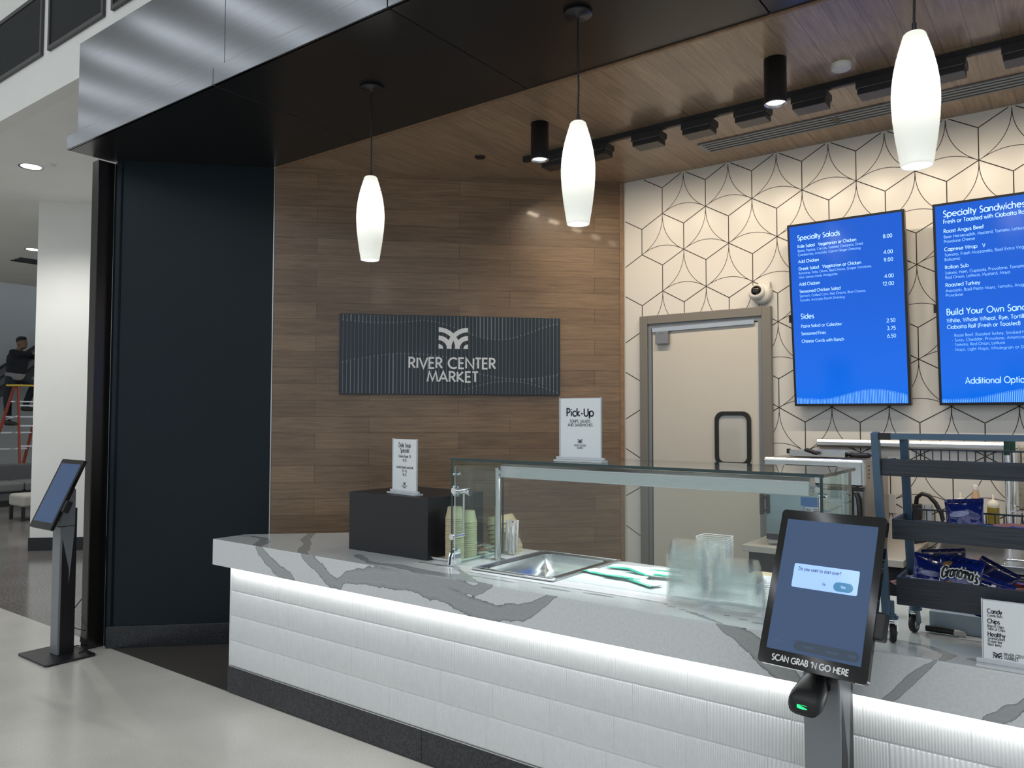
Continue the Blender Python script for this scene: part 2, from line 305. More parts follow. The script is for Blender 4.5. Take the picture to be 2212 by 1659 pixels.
def thing(name, loc, label=None, cat=None, group=None, rz=0, kind=None):
    o = bpy.data.objects.new(name, None); COL.objects.link(o); o.location = loc; o.rotation_euler = (0, 0, rz); o.empty_display_size = .1
    return tag(o, label, cat, group, kind)
def dup(o, loc=None, rot=None, label=None, parent=None):
    c = o.copy(); COL.objects.link(c)
    if parent is not None: c.parent = parent
    if loc is not None: c.location = loc
    if rot is not None: c.rotation_euler = rot
    if label: c['label'] = label
    for ch in list(o.children): dup(ch, parent=c)
    return c
def rrect(w, h, r, n=5, cx=0, cy=0):
    p = []
    for (x, y, a0) in ((w / 2 - r, h / 2 - r, 0), (-w / 2 + r, h / 2 - r, 90), (-w / 2 + r, -h / 2 + r, 180), (w / 2 - r, -h / 2 + r, 270)):
        for i in range(n + 1): a = radians(a0 + 90 * i / n); p.append((cx + x + r * cos(a), cy + y + r * sin(a)))
    return p
def frameT(o, R, U):
    R = V(R).normalized(); U = V(U).normalized(); N = R.cross(U); o = V(o)
    return Matrix(((R.x, U.x, N.x, o.x), (R.y, U.y, N.y, o.y), (R.z, U.z, N.z, o.z), (0, 0, 0, 1)))
ORD = ['topmost', 'second from the top', 'third from the top', 'fourth from the top', 'fifth from the top', 'sixth from the top', 'seventh from the top', 'eighth from the top', 'ninth from the top', 'tenth from the top'] + ['%s from the top' % s for s in
       'eleventh twelfth thirteenth fourteenth fifteenth sixteenth seventeenth eighteenth nineteenth twentieth twenty-first twenty-second twenty-third twenty-fourth twenty-fifth twenty-sixth'.split()]
NTH = 'first second third fourth fifth sixth seventh eighth ninth tenth eleventh twelfth'.split()

# ---------------------------------------------------------------- geometric stroke lettering
def A_(cx, cy, rx, ry, a0, a1):
    n = max(3, int(abs(a1 - a0) / 20)); return [(cx + rx * cos(radians(a0 + (a1 - a0) * i / n)), cy + ry * sin(radians(a0 + (a1 - a0) * i / n))) for i in range(n + 1)]
X_ = .66
def bowl_(cx): return A_(cx, .33, .30, .33, 0, 360)
G_ = {
 'A': (.78, [[(.02, 0), (.38, 1), (.74, 0)], [(.15, .32), (.61, .32)]]), 'B': (.62, [[(.08, 0), (.08, 1), (.26, 1)] + A_(.28, .76, .22, .24, 90, -90) + [(.08, .52)], [(.26, .52)] + A_(.28, .26, .26, .26, 90, -90) + [(.08, 0)]]),
 'C': (.86, [A_(.52, .5, .46, .5, 52, 308)]), 'D': (.82, [[(.08, 0), (.08, 1), (.28, 1)] + A_(.28, .5, .46, .5, 90, -90) + [(.08, 0)]]),
 'E': (.56, [[(.5, 1), (.08, 1), (.08, 0), (.5, 0)], [(.08, .52), (.46, .52)]]), 'F': (.52, [[(.48, 1), (.08, 1), (.08, 0)], [(.08, .5), (.44, .5)]]),
 'G': (.96, [A_(.52, .5, .46, .5, 48, 350) + [(.97, .47), (.58, .47)]]), 'H': (.78, [[(.08, 0), (.08, 1)], [(.70, 0), (.70, 1)], [(.08, .53), (.70, .53)]]),
 'I': (.2, [[(.1, 0), (.1, 1)]]), 'J': (.46, [[(.36, 1), (.36, .22)] + A_(.2, .22, .16, .22, 0, -150)]), 'K': (.66, [[(.08, 0), (.08, 1)], [(.56, 1), (.1, .5), (.62, 0)]]), 'L': (.48, [[(.08, 1), (.08, 0), (.45, 0)]]),
 'M': (.96, [[(.04, 0), (.20, 1), (.48, .12), (.76, 1), (.92, 0)]]), 'N': (.82, [[(.08, 0), (.08, 1), (.74, 0), (.74, 1)]]), 'O': (1.02, [A_(.51, .5, .46, .5, 0, 360)]),
 'P': (.58, [[(.08, 0), (.08, 1), (.26, 1)] + A_(.27, .74, .25, .26, 90, -90) + [(.08, .48)]]), 'R': (.62, [[(.08, 0), (.08, 1), (.26, 1)] + A_(.27, .74, .25, .26, 90, -90) + [(.08, .48)], [(.26, .48), (.58, 0)]]),
 'S': (.58, [A_(.30, .75, .20, .25, 40, 270) + A_(.28, .25, .24, .25, 90, -140)]), 'T': (.54, [[(.02, 1), (.52, 1)], [(.27, 1), (.27, 0)]]),
 'U': (.74, [[(.08, 1), (.08, .3)] + A_(.37, .3, .29, .3, 180, 360) + [(.66, 1)]]), 'V': (.74, [[(.02, 1), (.37, 0), (.72, 1)]]), 'W': (1.08, [[(.02, 1), (.28, 0), (.54, .95), (.80, 0), (1.06, 1)]]), 'Y': (.66, [[(.02, 1), (.33, .45), (.64, 1)], [(.33, .45), (.33, 0)]]),
 'a': (.72, [bowl_(.36), [(.66, .66), (.66, 0)]]), 'b': (.72, [bowl_(.36), [(.06, 1.04), (.06, 0)]]), 'c': (.56, [A_(.36, .33, .30, .33, 48, 312)]), 'd': (.72, [bowl_(.36), [(.66, 1.04), (.66, 0)]]),
 'e': (.70, [[(.06, .35), (.65, .35)] + A_(.36, .33, .30, .33, 5, 315)]), 'f': (.36, [A_(.30, .86, .14, .18, 70, 180) + [(.16, 0)], [(.02, .62), (.34, .62)]]),
 'g': (.72, [bowl_(.36), [(.66, .66), (.66, 0)] + A_(.37, -.02, .29, .26, 0, -150)]), 'h': (.64, [[(.08, 1.04), (.08, 0)], [(.08, .38)] + A_(.32, .40, .23, .26, 170, 0) + [(.55, 0)]]),
 'i': (.2, [[(.1, .66), (.1, 0)], [(.1, .84), (.1, .96)]]), 'j': (.2, [[(.1, .66), (.1, -.2)], [(.1, .84), (.1, .96)]]), 'k': (.56, [[(.08, 1.04), (.08, 0)], [(.46, .66), (.1, .33), (.52, 0)]]), 'l': (.2, [[(.1, 1.04), (.1, 0)]]),
 'm': (1.0, [[(.08, .66), (.08, 0)], [(.08, .40)] + A_(.29, .42, .20, .24, 170, 0) + [(.49, 0)], [(.49, .40)] + A_(.71, .42, .20, .24, 170, 0) + [(.91, 0)]]), 'n': (.64, [[(.08, .66), (.08, 0)], [(.08, .38)] + A_(.32, .40, .23, .26, 170, 0) + [(.55, 0)]]),
 'o': (.72, [A_(.36, .33, .30, .33, 0, 360)]), 'p': (.72, [bowl_(.36), [(.06, .66), (.06, -.3)]]), 'q': (.72, [bowl_(.36), [(.66, .66), (.66, -.3)]]), 'r': (.42, [[(.08, .66), (.08, 0)], [(.08, .36)] + A_(.32, .38, .23, .25, 170, 70)]),
 's': (.46, [A_(.24, .49, .15, .17, 40, 270) + A_(.22, .16, .18, .17, 90, -140)]), 't': (.34, [[(.16, .92), (.16, 0)], [(.02, .62), (.32, .62)]]), 'u': (.64, [[(.08, .66), (.08, .26)] + A_(.31, .26, .23, .26, 180, 360) + [(.54, .66), (.54, 0)]]),
 'v': (.56, [[(.02, .66), (.28, 0), (.54, .66)]]), 'w': (.84, [[(.02, .66), (.22, 0), (.42, .60), (.62, 0), (.82, .66)]]), 'x': (.54, [[(.03, .66), (.51, 0)], [(.51, .66), (.03, 0)]]), 'y': (.56, [[(.02, .66), (.29, .02)], [(.54, .66), (.16, -.3)]]), 'z': (.5, [[(.05, .66), (.46, .66), (.05, 0), (.46, 0)]]),
 '0': (.64, [A_(.32, .5, .26, .5, 0, 360)]), '1': (.4, [[(.06, .84), (.24, 1), (.24, 0)]]), '2': (.6, [A_(.30, .73, .23, .27, 165, -40) + [(.05, 0), (.56, 0)]]), '3': (.58, [A_(.27, .75, .20, .25, 140, -80), A_(.27, .26, .25, .27, 80, -145)]), '4': (.64, [[(.48, 0), (.48, 1), (.04, .25), (.62, .25)]]),
 '5': (.58, [[(.5, 1), (.17, 1), (.12, .56)] + A_(.27, .30, .25, .30, 125, -140)]), '6': (.62, [A_(.31, .31, .25, .31, 0, 360), [(.08, .42), (.40, 1)]]), '7': (.56, [[(.05, 1), (.52, 1), (.18, 0)]]), '8': (.6, [A_(.30, .75, .20, .25, 0, 360), A_(.30, .26, .24, .26, 0, 360)]), '9': (.62, [A_(.31, .69, .25, .31, 0, 360), [(.54, .58), (.22, 0)]]),
 '.': (.24, [[(.1, 0), (.1, .12)]]), ',': (.24, [[(.14, .1), (.06, -.14)]]), '-': (.4, [[(.06, .34), (.34, .34)]]), "'": (.2, [[(.1, 1), (.1, .74)]]), '(': (.34, [A_(.36, .42, .26, .62, 115, 245)]), ')': (.34, [A_(-.02, .42, .26, .62, 65, -65)]),
 '?': (.5, [A_(.24, .76, .2, .24, 160, -60) + [(.24, .45), (.24, .28)], [(.24, 0), (.24, .12)]]), '$': (.58, [A_(.30, .73, .19, .22, 40, 270) + A_(.28, .27, .22, .24, 90, -140), [(.29, 1.1), (.29, -.1)]]), '*': (.4, [[(.12, .36), (.24, .36)]]), ' ': (.34, []), '/': (.4, [[(.02, -.05), (.36, 1.05)]]), '%': (.4, []),
}
def strip2(pts, t):
    out = []; n = len(pts); closed = n > 3 and hypot(pts[0][0] - pts[-1][0], pts[0][1] - pts[-1][1]) < 1e-6
    for i, p in enumerate(pts):
        a = pts[i - 1] if i else (pts[-2] if closed else None); b = pts[i + 1] if i < n - 1 else (pts[1] if closed else None)
        d1 = V((p[0] - a[0], p[1] - a[1])).normalized() if a else None; d2 = V((b[0] - p[0], b[1] - p[1])).normalized() if b else None
        d = ((d1 or d2) + (d2 or d1))
        if d.length < .05: d = d1
        d.normalize(); nrm = V((-d.y, d.x)); k = 1 / max(.45, abs(nrm.dot(V((-(d2 or d1).y, (d2 or d1).x)))))
        out.append(((p[0] + nrm.x * t * k, p[1] + nrm.y * t * k), (p[0] - nrm.x * t * k, p[1] - nrm.y * t * k)))
    return out
def twidth(s, tr=.07): return sum(G_[c][0] + tr for c in s) - tr
def text(mb, s, T, x, y, h, wgt=.11, w=None, al='l', z=.0006, mi=0, slant=0, curve=0, thick=0):
    k = twidth(s); sx = h if w is None else w / k
    x0 = x - (k * sx / 2 if al == 'c' else k * sx if al == 'r' else 0); c = 0
    for ch in s:
        g = G_.get(ch) or G_[' ']
        for st in g[1]:
            e = [(x0 + (c + p[0] + slant * p[1]) * sx, y + p[1] * h + curve * ((x0 + (c + p[0]) * sx - x) ** 2)) for p in st]
            q = strip2(e, wgt * h / 2); vs = []
            for a, b in q: vs += [(a[0], a[1], z), (b[0], b[1], z)]
            fs = [(2 * i, 2 * i + 1, 2 * i + 3, 2 * i + 2) for i in range(len(q) - 1)]
            mb.add(vs, fs, mi, False, T)
            if thick:
                vs2 = [(p[0], p[1], z - thick) for p in vs]; n = len(q)
                mb.add(vs + vs2, [(2 * i, 2 * i + 2, 2 * i + 2 + 2 * n, 2 * i + 2 * n) for i in range(n - 1)] + [(2 * i + 3, 2 * i + 1, 2 * i + 1 + 2 * n, 2 * i + 3 + 2 * n) for i in range(n - 1)], mi, False, T)
        c += g[0] + .07
def logo(mb, T, x, y, w, z=.0006, mi=0, k=1.0):
    h = w * .73
    for sgn in (1, -1):
        ox = x if sgn == 1 else x + w
        for r0, r1 in ((0, .155), (.285, .445), (.57, .725)):
            n = 10; vs = []
            for i in range(n + 1):
                a = radians(90 * i / n)
                for r in (r0, r1):
                    vs.append((ox + sgn * r * w * cos(a), y + min(h, r * w * sin(a)), z + (.0003 if sgn < 0 else 0)))
            mb.add(vs, [(2 * i, 2 * i + 1, 2 * i + 3, 2 * i + 2) for i in range(n)], mi, False, T)
def rect(mb, T, x0, x1, y0, y1, z=.0004, mi=0): mb.add([(x0, y0, z), (x1, y0, z), (x1, y1, z), (x0, y1, z)], [(0, 1, 2, 3)], mi, False, T)
def poly(mb, T, pts, z=.0004, mi=0): mb.add([(a, b, z) for a, b in pts], [tuple(range(len(pts)))], mi, False, T)

# ---------------------------------------------------------------- the setting
CZ = 3.45
def struct(name, mb, mats, **k): return mb.build(name, mats, kind='structure', **k)
struct('floor', MB().box(-24, 12, -14, 2.712, -.1, 0), 'floor')
struct('floor_carpet', MB().prism([(-5.545, 2.712), (12, 2.712), (12, 5.36), (-2.88, 5.36)], -.1, 0), 'carpet')
struct('floor_corridor', MB().prism([(-24, 2.712), (-5.545, 2.712), (-2.88, 5.36), (-2.88, 18), (-24, 18)], -.1, 0), 'floor_dark')
Dd = V((1, 1, 0)).normalized(); Nn = V((1, -1, 0)).normalized()
def dpt(s, z, off=0): p = V((-5.531, 2.695, 0)) + Dd * s + Nn * off; return (p.x, p.y, z)
def diag(mb, s0, s1, z0, z1, o0, o1, mi=0):
    vs = [dpt(s0, z0, o1), dpt(s1, z0, o1), dpt(s1, z0, o0), dpt(s0, z0, o0), dpt(s0, z1, o1), dpt(s1, z1, o1), dpt(s1, z1, o0), dpt(s0, z1, o0)]
    return mb.add(vs, [(0, 3, 2, 1), (4, 5, 6, 7), (0, 1, 5, 4), (1, 2, 6, 5), (2, 3, 7, 6), (3, 0, 4, 7)], mi)
sW = 1.088; sE = 3.735
struct('wall_navy', diag(MB(), .0, sW, 0, CZ, -.12, 0), 'navy')
wmb = diag(MB(), sW, sE, 0, CZ + .01, -.12, .012)
ws = struct('wall_wood', wmb, 'wood', uv=lambda p: ((V(p) - V((-5.531, 2.695, 0))).dot(Dd) + .31, p[2] + .055))
diag(MB(), sW, sW + .006, .0, CZ, .012, .016).build('trim_edge', 'alu', kind='structure')
diag(MB(), sE - .032, sE - .004, .0, CZ, .012, .020).build('trim_corner', 'wood_e', kind='structure')
struct('baseboard_navy', diag(MB(), 0, sW + .3, 0, .150, .0, .014), 'stone_b', bevel=.002)
# corner post at the open end of the navy wall
struct('trim_filler', MB().box(-5.60, -5.50, 2.7125, 2.80, 0, CZ - .01), 'navy')
struct('trim_post', MB().box(-5.69, -5.597, 2.595, 2.712, 0, CZ - .01), 'post', bevel=.004)
# tile wall with its inlaid star pattern
tw = MB().box(-2.90, 3.0, 5.34, 5.46, 0, CZ + .01)
def seg(mb, a, b, t): 
    q = strip2([a, b], t / 2); mb.add([(x, 5.3394, z) for pr in q for (x, z) in pr], [(0, 1, 3, 2)], 1)
def arc(mb, a, b, c, sag, t):
    m = ((a[0] + b[0]) / 2, (a[1] + b[1]) / 2); d = V((c[0] - m[0], c[1] - m[1])).normalized(); ab = V((b[0] - a[0], b[1] - a[1])); pts = []
    for i in range(15):
        f = i / 14; k = sag * 4 * f * (1 - f); pts.append((a[0] + ab.x * f + d.x * k, a[1] + ab.y * f + d.y * k))
    q = strip2(pts, t / 2); mb.add([(x, 5.3396, z) for pr in q for (x, z) in pr], [(2 * i, 2 * i + 1, 2 * i + 3, 2 * i + 2) for i in range(14)], 1)
pa, ph = .3445, .2953
for j in range(-12, 2):
    z = 3.163 + ph * j
    for i in range(-3, 16):
        x = -2.556 + pa * i + (pa / 2 if j % 2 else 0)
        if x < -2.95 or x > 2.6: continue
        def inb(p): return -2.872 < p[0] < 2.9 and .02 < p[1] < CZ - .002
        n0 = (x, z); upr = (x + pa / 2, z + ph); upl = (x - pa / 2, z + ph); rt = (x + pa, z)
        yc = (x, z + ph * 2 / 3); ce = (x + pa / 2, z + ph / 3)
        def clip(a, b):
            f = 1.0
            for lim, ix, sg in ((-2.872, 0, 1), (CZ - .002, 1, -1)):
                if (b[ix] - lim) * sg < 0:
                    if (a[ix] - lim) * sg <= 0: return None
                    f = min(f, (a[ix] - lim) / (a[ix] - b[ix]))
            return (a[0] + (b[0] - a[0]) * f, a[1] + (b[1] - a[1]) * f)
        for q in (n0, upr, upl):
            a, b = (yc, q) if inb(yc) else (q, yc)
            if inb(a):
                e = clip(a, b)
                if e: seg(tw, a, e, .0062)
        if all(inb(p) or -2.9 < p[0] for p in (n0, rt, upr)):
            for a, b, c in ((n0, rt, ce), (rt, upr, ce), (upr, n0, ce)):
                if inb(a) and inb(b): arc(tw, a, b, ce, .052, .0042)
                elif a[0] < -2.872 or b[0] < -2.872 or a[1] > CZ - .01 or b[1] > CZ - .01:
                    m = ((a[0] + b[0]) / 2, (a[1] + b[1]) / 2); d = V((ce[0] - m[0], ce[1] - m[1])).normalized(); pts = []
                    for k in range(29):
                        f = k / 28; w_ = .052 * 4 * f * (1 - f); p = (a[0] + (b[0] - a[0]) * f + d.x * w_, a[1] + (b[1] - a[1]) * f + d.y * w_)
                        if inb(p): pts.append(p)
                    if len(pts) > 2:
                        q = strip2(pts, .0021); tw.add([(xx, 5.3396, zz) for pr in q for (xx, zz) in pr], [(2 * k, 2 * k + 1, 2 * k + 3, 2 * k + 2) for k in range(len(q) - 1)], 1)
struct('wall_back', tw, ['tile', 'grout'])
# wood ceiling behind the black canopy
struct('ceiling', MB().prism([(-4.80, 3.462), (3.0, 3.462), (3.0, 5.46), (-2.83, 5.46)], CZ + .004, CZ + .08), 'wood_c', uv=lambda p: (p[1] + .22, p[0] + .04))
struct('trim_canopy', MB().box(-4.77, 3.0, 3.458, 3.478, CZ - .012, CZ + .004), 'wood_e')
# canopy: black underside in panels, two-step steel fascia
JX = [-5.605, -3.84, -2.472, -1.113, .25, 1.61, 3.0]
cn = thing('ceiling_canopy', (-1.5, 2.4, CZ), kind='structure')
for a, b in zip(JX, JX[1:]):
    MB().box(a + .003, b - .003, 2.386, 3.462, CZ - .002, CZ + .03).build('underside_panel', 'soffit', cn, bevel=.003)
    MB().box(a + .0025, b - .0025, 2.38, 2.40, CZ - .002, CZ + .097).build('fascia_lip', 'steel_f', cn, bevel=.003)
    MB().box(a + .0025, b - .0025, 2.45, 2.47, CZ + .08, 4.222).build('fascia_panel', 'steel_f', cn)
MB().box(-5.6, 3.0, 2.392, 2.455, CZ + .085, CZ + .096).build('fascia_ledge', 'steel_f', cn)
MB().box(-5.595, 3.0, 2.475, 2.70, CZ + .03, 4.215).build('canopy_core', 'black', cn)
MB().box(-4.75, 3.0, 2.70, 3.44, CZ + .035, CZ + .3).build('canopy_core', 'black', cn)
# white bulkhead above with louvred windows, hall ceiling
struct('wall_bulkhead', MB().box(-22, 6, 2.70, 2.82, 4.222, 7.4), 'white')
for k in range(8):
    x0 = -7.742 - 1.045 + 1.045 * k; x1 = x0 + .925
    wn = thing('window_%d' % (k + 1), (x0, 2.70, 4.585), kind='structure')
    f = MB()
    for a, b, c, d in ((x0, x1, 4.575, 4.610), (x0, x1, 5.085, 5.12), (x0, x0 + .03, 4.61, 5.085), (x1 - .03, x1, 4.61, 5.085)): f.box(a, b, 2.675, 2.70, c, d)
    f.build('window_frame', 'louvf', wn, bevel=.003)
    l = MB().box(x0 + .03, x1 - .03, 2.692, 2.699, 4.61, 5.085)
    for i in range(34): z = 4.615 + i * .0138; l.add([(x0 + .03, 2.690, z), (x1 - .03, 2.690, z), (x1 - .03, 2.683, z + .008), (x0 + .03, 2.683, z + .008)], [(0, 1, 2, 3)])
    l.build('louver', 'louv', wn)
struct('ceiling_hall', MB().box(-22, 8, -13, 2.69, 7.2, 7.3), 'white')
struct('ceiling_corridor', MB().box(-17.0, -2.9, 2.80, 18, 4.225, 4.35), mat('paint_ceiling', (.84, .84, .82), .7, vary=.02, vscale=2))
struct('wall_left', MB().box(-19.9, -19.7, 1.0, 18, 0, 7.2), 'grey_wall')
struct('wall_end', MB().box(-24, -2.9, 14, 14.2, 0, 7), 'grey_wall')
struct('wall_hall', MB().box(-22, -21.8, -13, 2.8, 0, 7.2), 'white')
# white diagonal wall end beyond the post
cw = MB(); c0 = V((-10.21, 4.04, 0)); c1 = c0 + Dd * 2.4; cb = -Nn * .9
def slabD(mb, o0, z0, z1):
    a = c0 + Nn * o0 - Dd * o0; b = c1 + Nn * o0; c = c1 + cb; d = c0 + cb - Dd * o0
    vs = [(q.x, q.y, z) for z in (z0, z1) for q in (a, b, c, d)]
    return mb.add(vs, [(0, 3, 2, 1), (4, 5, 6, 7), (0, 1, 5, 4), (1, 2, 6, 5), (2, 3, 7, 6), (3, 0, 4, 7)])
struct('wall_column', slabD(MB(), 0, 0, 4.226), 'white')
struct('baseboard_column', slabD(MB(), .012, 0, .155), 'black')
# service door in the tile wall
dr = thing('door_1', (-2.23, 5.34, 0), kind='structure')
f = MB(); f.box(-2.733, -2.668, 5.30, 5.338, 0, 2.386); f.box(-1.797, -1.732, 5.30, 5.338, 0, 2.386); f.box(-2.668, -1.797, 5.30, 5.338, 2.322, 2.386)
f.build('door_frame', 'frame', dr, bevel=.003)
f = MB(); f.box(-2.668, -2.640, 5.315, 5.338, 0, 2.322); f.box(-1.825, -1.797, 5.315, 5.338, 0, 2.322); f.box(-2.640, -1.825, 5.315, 5.338, 2.29, 2.322); f.build('door_stop', 'silver', dr)
MB().box(-2.635, -1.808, 5.322, 5.337, .01, 2.283).build('door_leaf', 'door', dr, bevel=.003)
T = frameT((-2.013, 5.320, 1.468), (1, 0, 0), (0, 0, 1))
g = MB(); o_ = rrect(.262, .385, .06); i_ = rrect(.206, .328, .04)
n = len(o_); g.add([(a, b, .0) for a, b in o_] + [(a, b, .0) for a, b in i_] + [(a, b, .016) for a, b in o_] + [(a, b, .016) for a, b in i_],
      [(2 * n + i, 2 * n + (i + 1) % n, 3 * n + (i + 1) % n, 3 * n + i) for i in range(n)] + [(i, (i + 1) % n, 2 * n + (i + 1) % n, 2 * n + i) for i in range(n)] + [(n + (i + 1) % n, n + i, 3 * n + i, 3 * n + (i + 1) % n) for i in range(n)], 0, False, T)
dw = g.build('door_window', 'gasket', dr, bevel=.003)
g = MB(); g.prism(i_, .0, .004, 0, T); g.build('window_pane', 'winglass', dw)
cl = MB().box(-2.595, -2.492, 5.285, 5.320, 2.165, 2.262).build('closer_box', 'silver', dr, bevel=.004)
f = MB(); f.box(-2.56, -2.528, 5.2845, 5.286, 2.235, 2.25); f.build('maker_plate', 'steel_d', cl)
MB().bar((-2.63, 5.312, 2.275), (-1.85, 5.312, 2.285), .014, .03).build('closer_track', 'steel', dr)

# ---------------------------------------------------------------- ceiling fittings
def pendant(x, y, label):
    t = thing('pendant_lamp', (x, y, 2.478), label, 'lamp', 'barrel glass pendants over the counter')
    prof = [(.050, 0), (.0575, .045), (.066, .10), (.0735, .165), (.0765, .22), (.0765, .25), (.074, .29), (.068, .335), (.0575, .385), (.046, .425), (.0395, .447), (.036, .458), (.030, .464), (.012, .466)]
    sh = MB().lathe(prof, 40).build('lamp_shade', 'shade', t, local=True)
    MB().lathe([(0, .002), (.047, .002), (.047, .004), (0, .004)], 32).build('lamp_diffuser', mat('lamp_mouth', (1, 1, 1), .5, emit=(1, .98, .95), es=1.5) if 'lamp_mouth' not in bpy.data.materials else bpy.data.materials['lamp_mouth'], t, local=True)
    for s in (-1, 1): MB().tube([(s * .052, s * .022, .385), (s * .066, s * .028, .387)], .0025, 6).build('shade_pin', 'black', t, local=True)
    cdm = MB(); cdm.tube([(0, 0, .464), (0, 0, .52), (.003, 0, .62), (-.002, 0, .8), (0, 0, .945)], .0042, 8); cdm.tube([(0, 0, .464), (0, 0, .50)], .0075, 8); cdm.build('cord', 'cord', t, local=True)
    MB().lathe([(0, .942), (.008, .942), (.010, .952), (.0635, .954), (.065, .957), (.065, .9705), (0, .9705)], 36).build('ceiling_canopy', 'black', t, local=True)
    l = bpy.data.lights.new('pendant_bulb_light', 'POINT'); l.energy = 1.7; l.color = (1, .97, .92); l.shadow_soft_size = .03
    o = bpy.data.objects.new('pendant_bulb_light', l); COL.objects.link(o); o.location = (x, y, 2.478 + .29)
pendant(-3.150, 2.92, 'lit white glass pendant lamp in front of the wood wall, farthest from the menu screens')
pendant(-1.807, 2.92, 'lit white glass pendant lamp hanging above the upright pick-up card')
pendant(-.449, 2.92, 'lit white glass pendant lamp in front of the blue menu screens')
def can(x, label):
    t = thing('cylinder_downlight', (x, 3.925, 3.222), label, 'light', 'black cylinder downlights')
    MB().lathe([(.056, 0), (.056, .231), (0, .231)], 36).build('body', 'black', t, local=True)
    MB().lathe([(.056, 0), (.054, -.004), (.050, -.001), (.044, .012)], 36).build('rim', 'alu', t, local=True)
    MB().lathe([(.047, .010), (0, .010)], 30).build('lens', 'lens', t, local=True)
can(-2.71, 'black cylinder downlight on the wood ceiling close to the wood-panelled wall')
can(-1.245, 'black cylinder downlight on the wood ceiling beside the round smoke detector')
t = MB().box(-3.16, 1.2, 4.365, 4.40, 3.418, 3.451); t.box(-3.16, 1.2, 4.372, 4.376, 3.4165, 3.418)
tk = t.build('light_track', 'black_m', label='long black lighting track running along the wood ceiling', cat='track light')
for k, x in enumerate(HEADS[:9]):
    t = thing('track_head', (x, 4.40, 3.335), 'black box-shaped track head, %s along the track from the wood-panelled wall' % NTH[k], 'light', 'wall-washing heads on the ceiling track')
    b = MB(); T = Matrix.Identity(4)
    pr = [(-.055, .035), (.055, .035), (.075, .055), (.075, .083), (-.055, .083)]  # y, z
    vs = [(s * .095, a, c) for s in (-1, 1) for a, c in pr]; b.add(vs, [(0, 1, 2, 3, 4), (9, 8, 7, 6, 5)] + [(i, 5 + i, 5 + (i + 1) % 5, (i + 1) % 5) for i in range(5)])
    b.box(-.088, .088, -.050, .062, .003, .036); b.build('body', 'black_m', t, local=True, bevel=.003)
    MB().box(-.085, .085, -.0562, -.0545, .033, .037).build('accent_strip', 'steel_d', t, local=True)
    MB().box(-.075, .075, .064, .0645, .01, .032).build('lens', 'lens2', t, local=True)
v = thing('linear_vent', (-1.4, 4.95, 3.43), 'long slotted grey air vent in the wood ceiling above the menu wall', 'vent')
f = MB(); f.box(-2.066, .25, 4.858, 4.874, 3.444, 3.452); f.box(-2.066, .25, 5.022, 5.038, 3.444, 3.452); f.box(-2.066, -2.04, 4.874, 5.022, 3.444, 3.452); f.build('frame', 'silver', v)
MB().box(-2.04, .25, 4.874, 5.022, 3.452, 3.4535).build('backing', 'black', v)
for y in (4.905, 4.948, 4.991): MB().box(-2.04, .25, y - .012, y + .010, 3.444, 3.4515).build('slat', 'silver', v)
for x in (-1.2, -.2): MB().box(x - .014, x + .014, 4.874, 5.022, 3.443, 3.4515).build('divider', 'black', v)
MB().lathe([(0, 3.42), (.043, 3.422), (.050, 3.428), (.050, 3.4535)], 30, T=Matrix.Translation((-.986, 4.18, 0))).build('smoke_detector', 'cream', label='round white smoke detector on the wood ceiling', cat='smoke detector')
MB().lathe([(0, 3.441), (.036, 3.442), (.038, 3.446), (.038, 3.4535)], 30, T=Matrix.Translation((-3.398, 4.181, 0))).build('sprinkler_cover', 'post', label='small dark round sprinkler cover on the ceiling near the wood wall', cat='sprinkler')

# ---------------------------------------------------------------- shop sign on the wood wall
sg = thing('shop_sign', dpt(1.575, 1.783, .012), 'wide dark navy shop sign with white lettering and vertical lines on wood wall', 'sign')
s0, s1 = 1.5715, 3.2225
diag(MB(), s0, s1, 1.783, 2.373, .012, .040).build('panel', 'sign', sg, bevel=.0015)
T = frameT(dpt(s0, 1.783, .0405), Dd, (0, 0, 1))
m = MB(); W_, H_ = 1.651, .59
for i in range(58):
    x = .026 + i * .0281; u = x / W_
    top = .555 - .02 * sin(u * 9) if u < .38 else .555 - .115 * (1 - cos((u - .38) / .62 * 2 * pi * .95)) / 2 * 1.15
    mid = .235 + .075 * sin(min(1, u / .62) * pi) if u < .62 else .165 - .04 * sin((u - .62) / .38 * pi)
    low = .02 + (.09 * sin((u - .52) / .48 * pi) if u > .52 else 0)
    rnd = random.random()
    rect(m, T, x - .0012, x + .0012, .004, H_ - .004)
    a = .0018 + .0040 * max(0, sin(u * 11 + 1)) * rnd
    rect(m, T, x - a, x + a, top, H_ - .004, .0006); b_ = .0016 + .0045 * max(0, sin(u * 9.5)) * rnd
    if u < .62: rect(m, T, x - b_, x + b_, .006, mid, .0006)
    else: rect(m, T, x - b_, x + b_, low + .01, mid, .0006)
    for z in (top, mid) + ((low,) if u > .55 else ()): poly(m, T, [(x + .0052 * cos(k * pi / 4), z - .006 + .0075 * sin(k * pi / 4)) for k in range(8)], .0008)
m.build('line_pattern', 'sign_l', sg)
m = MB(); logo(m, T, .725, .343, .220, .006); m.build('emblem', 'sign_w', sg)
m = MB(); text(m, 'RIVER CENTER', T, .829, .197, .076, .175, .652, 'c', .007, thick=.006); text(m, 'MARKET', T, .832, .096, .074, .175, .383, 'c', .007, thick=.006); m.build('lettering', 'sign_w', sg)

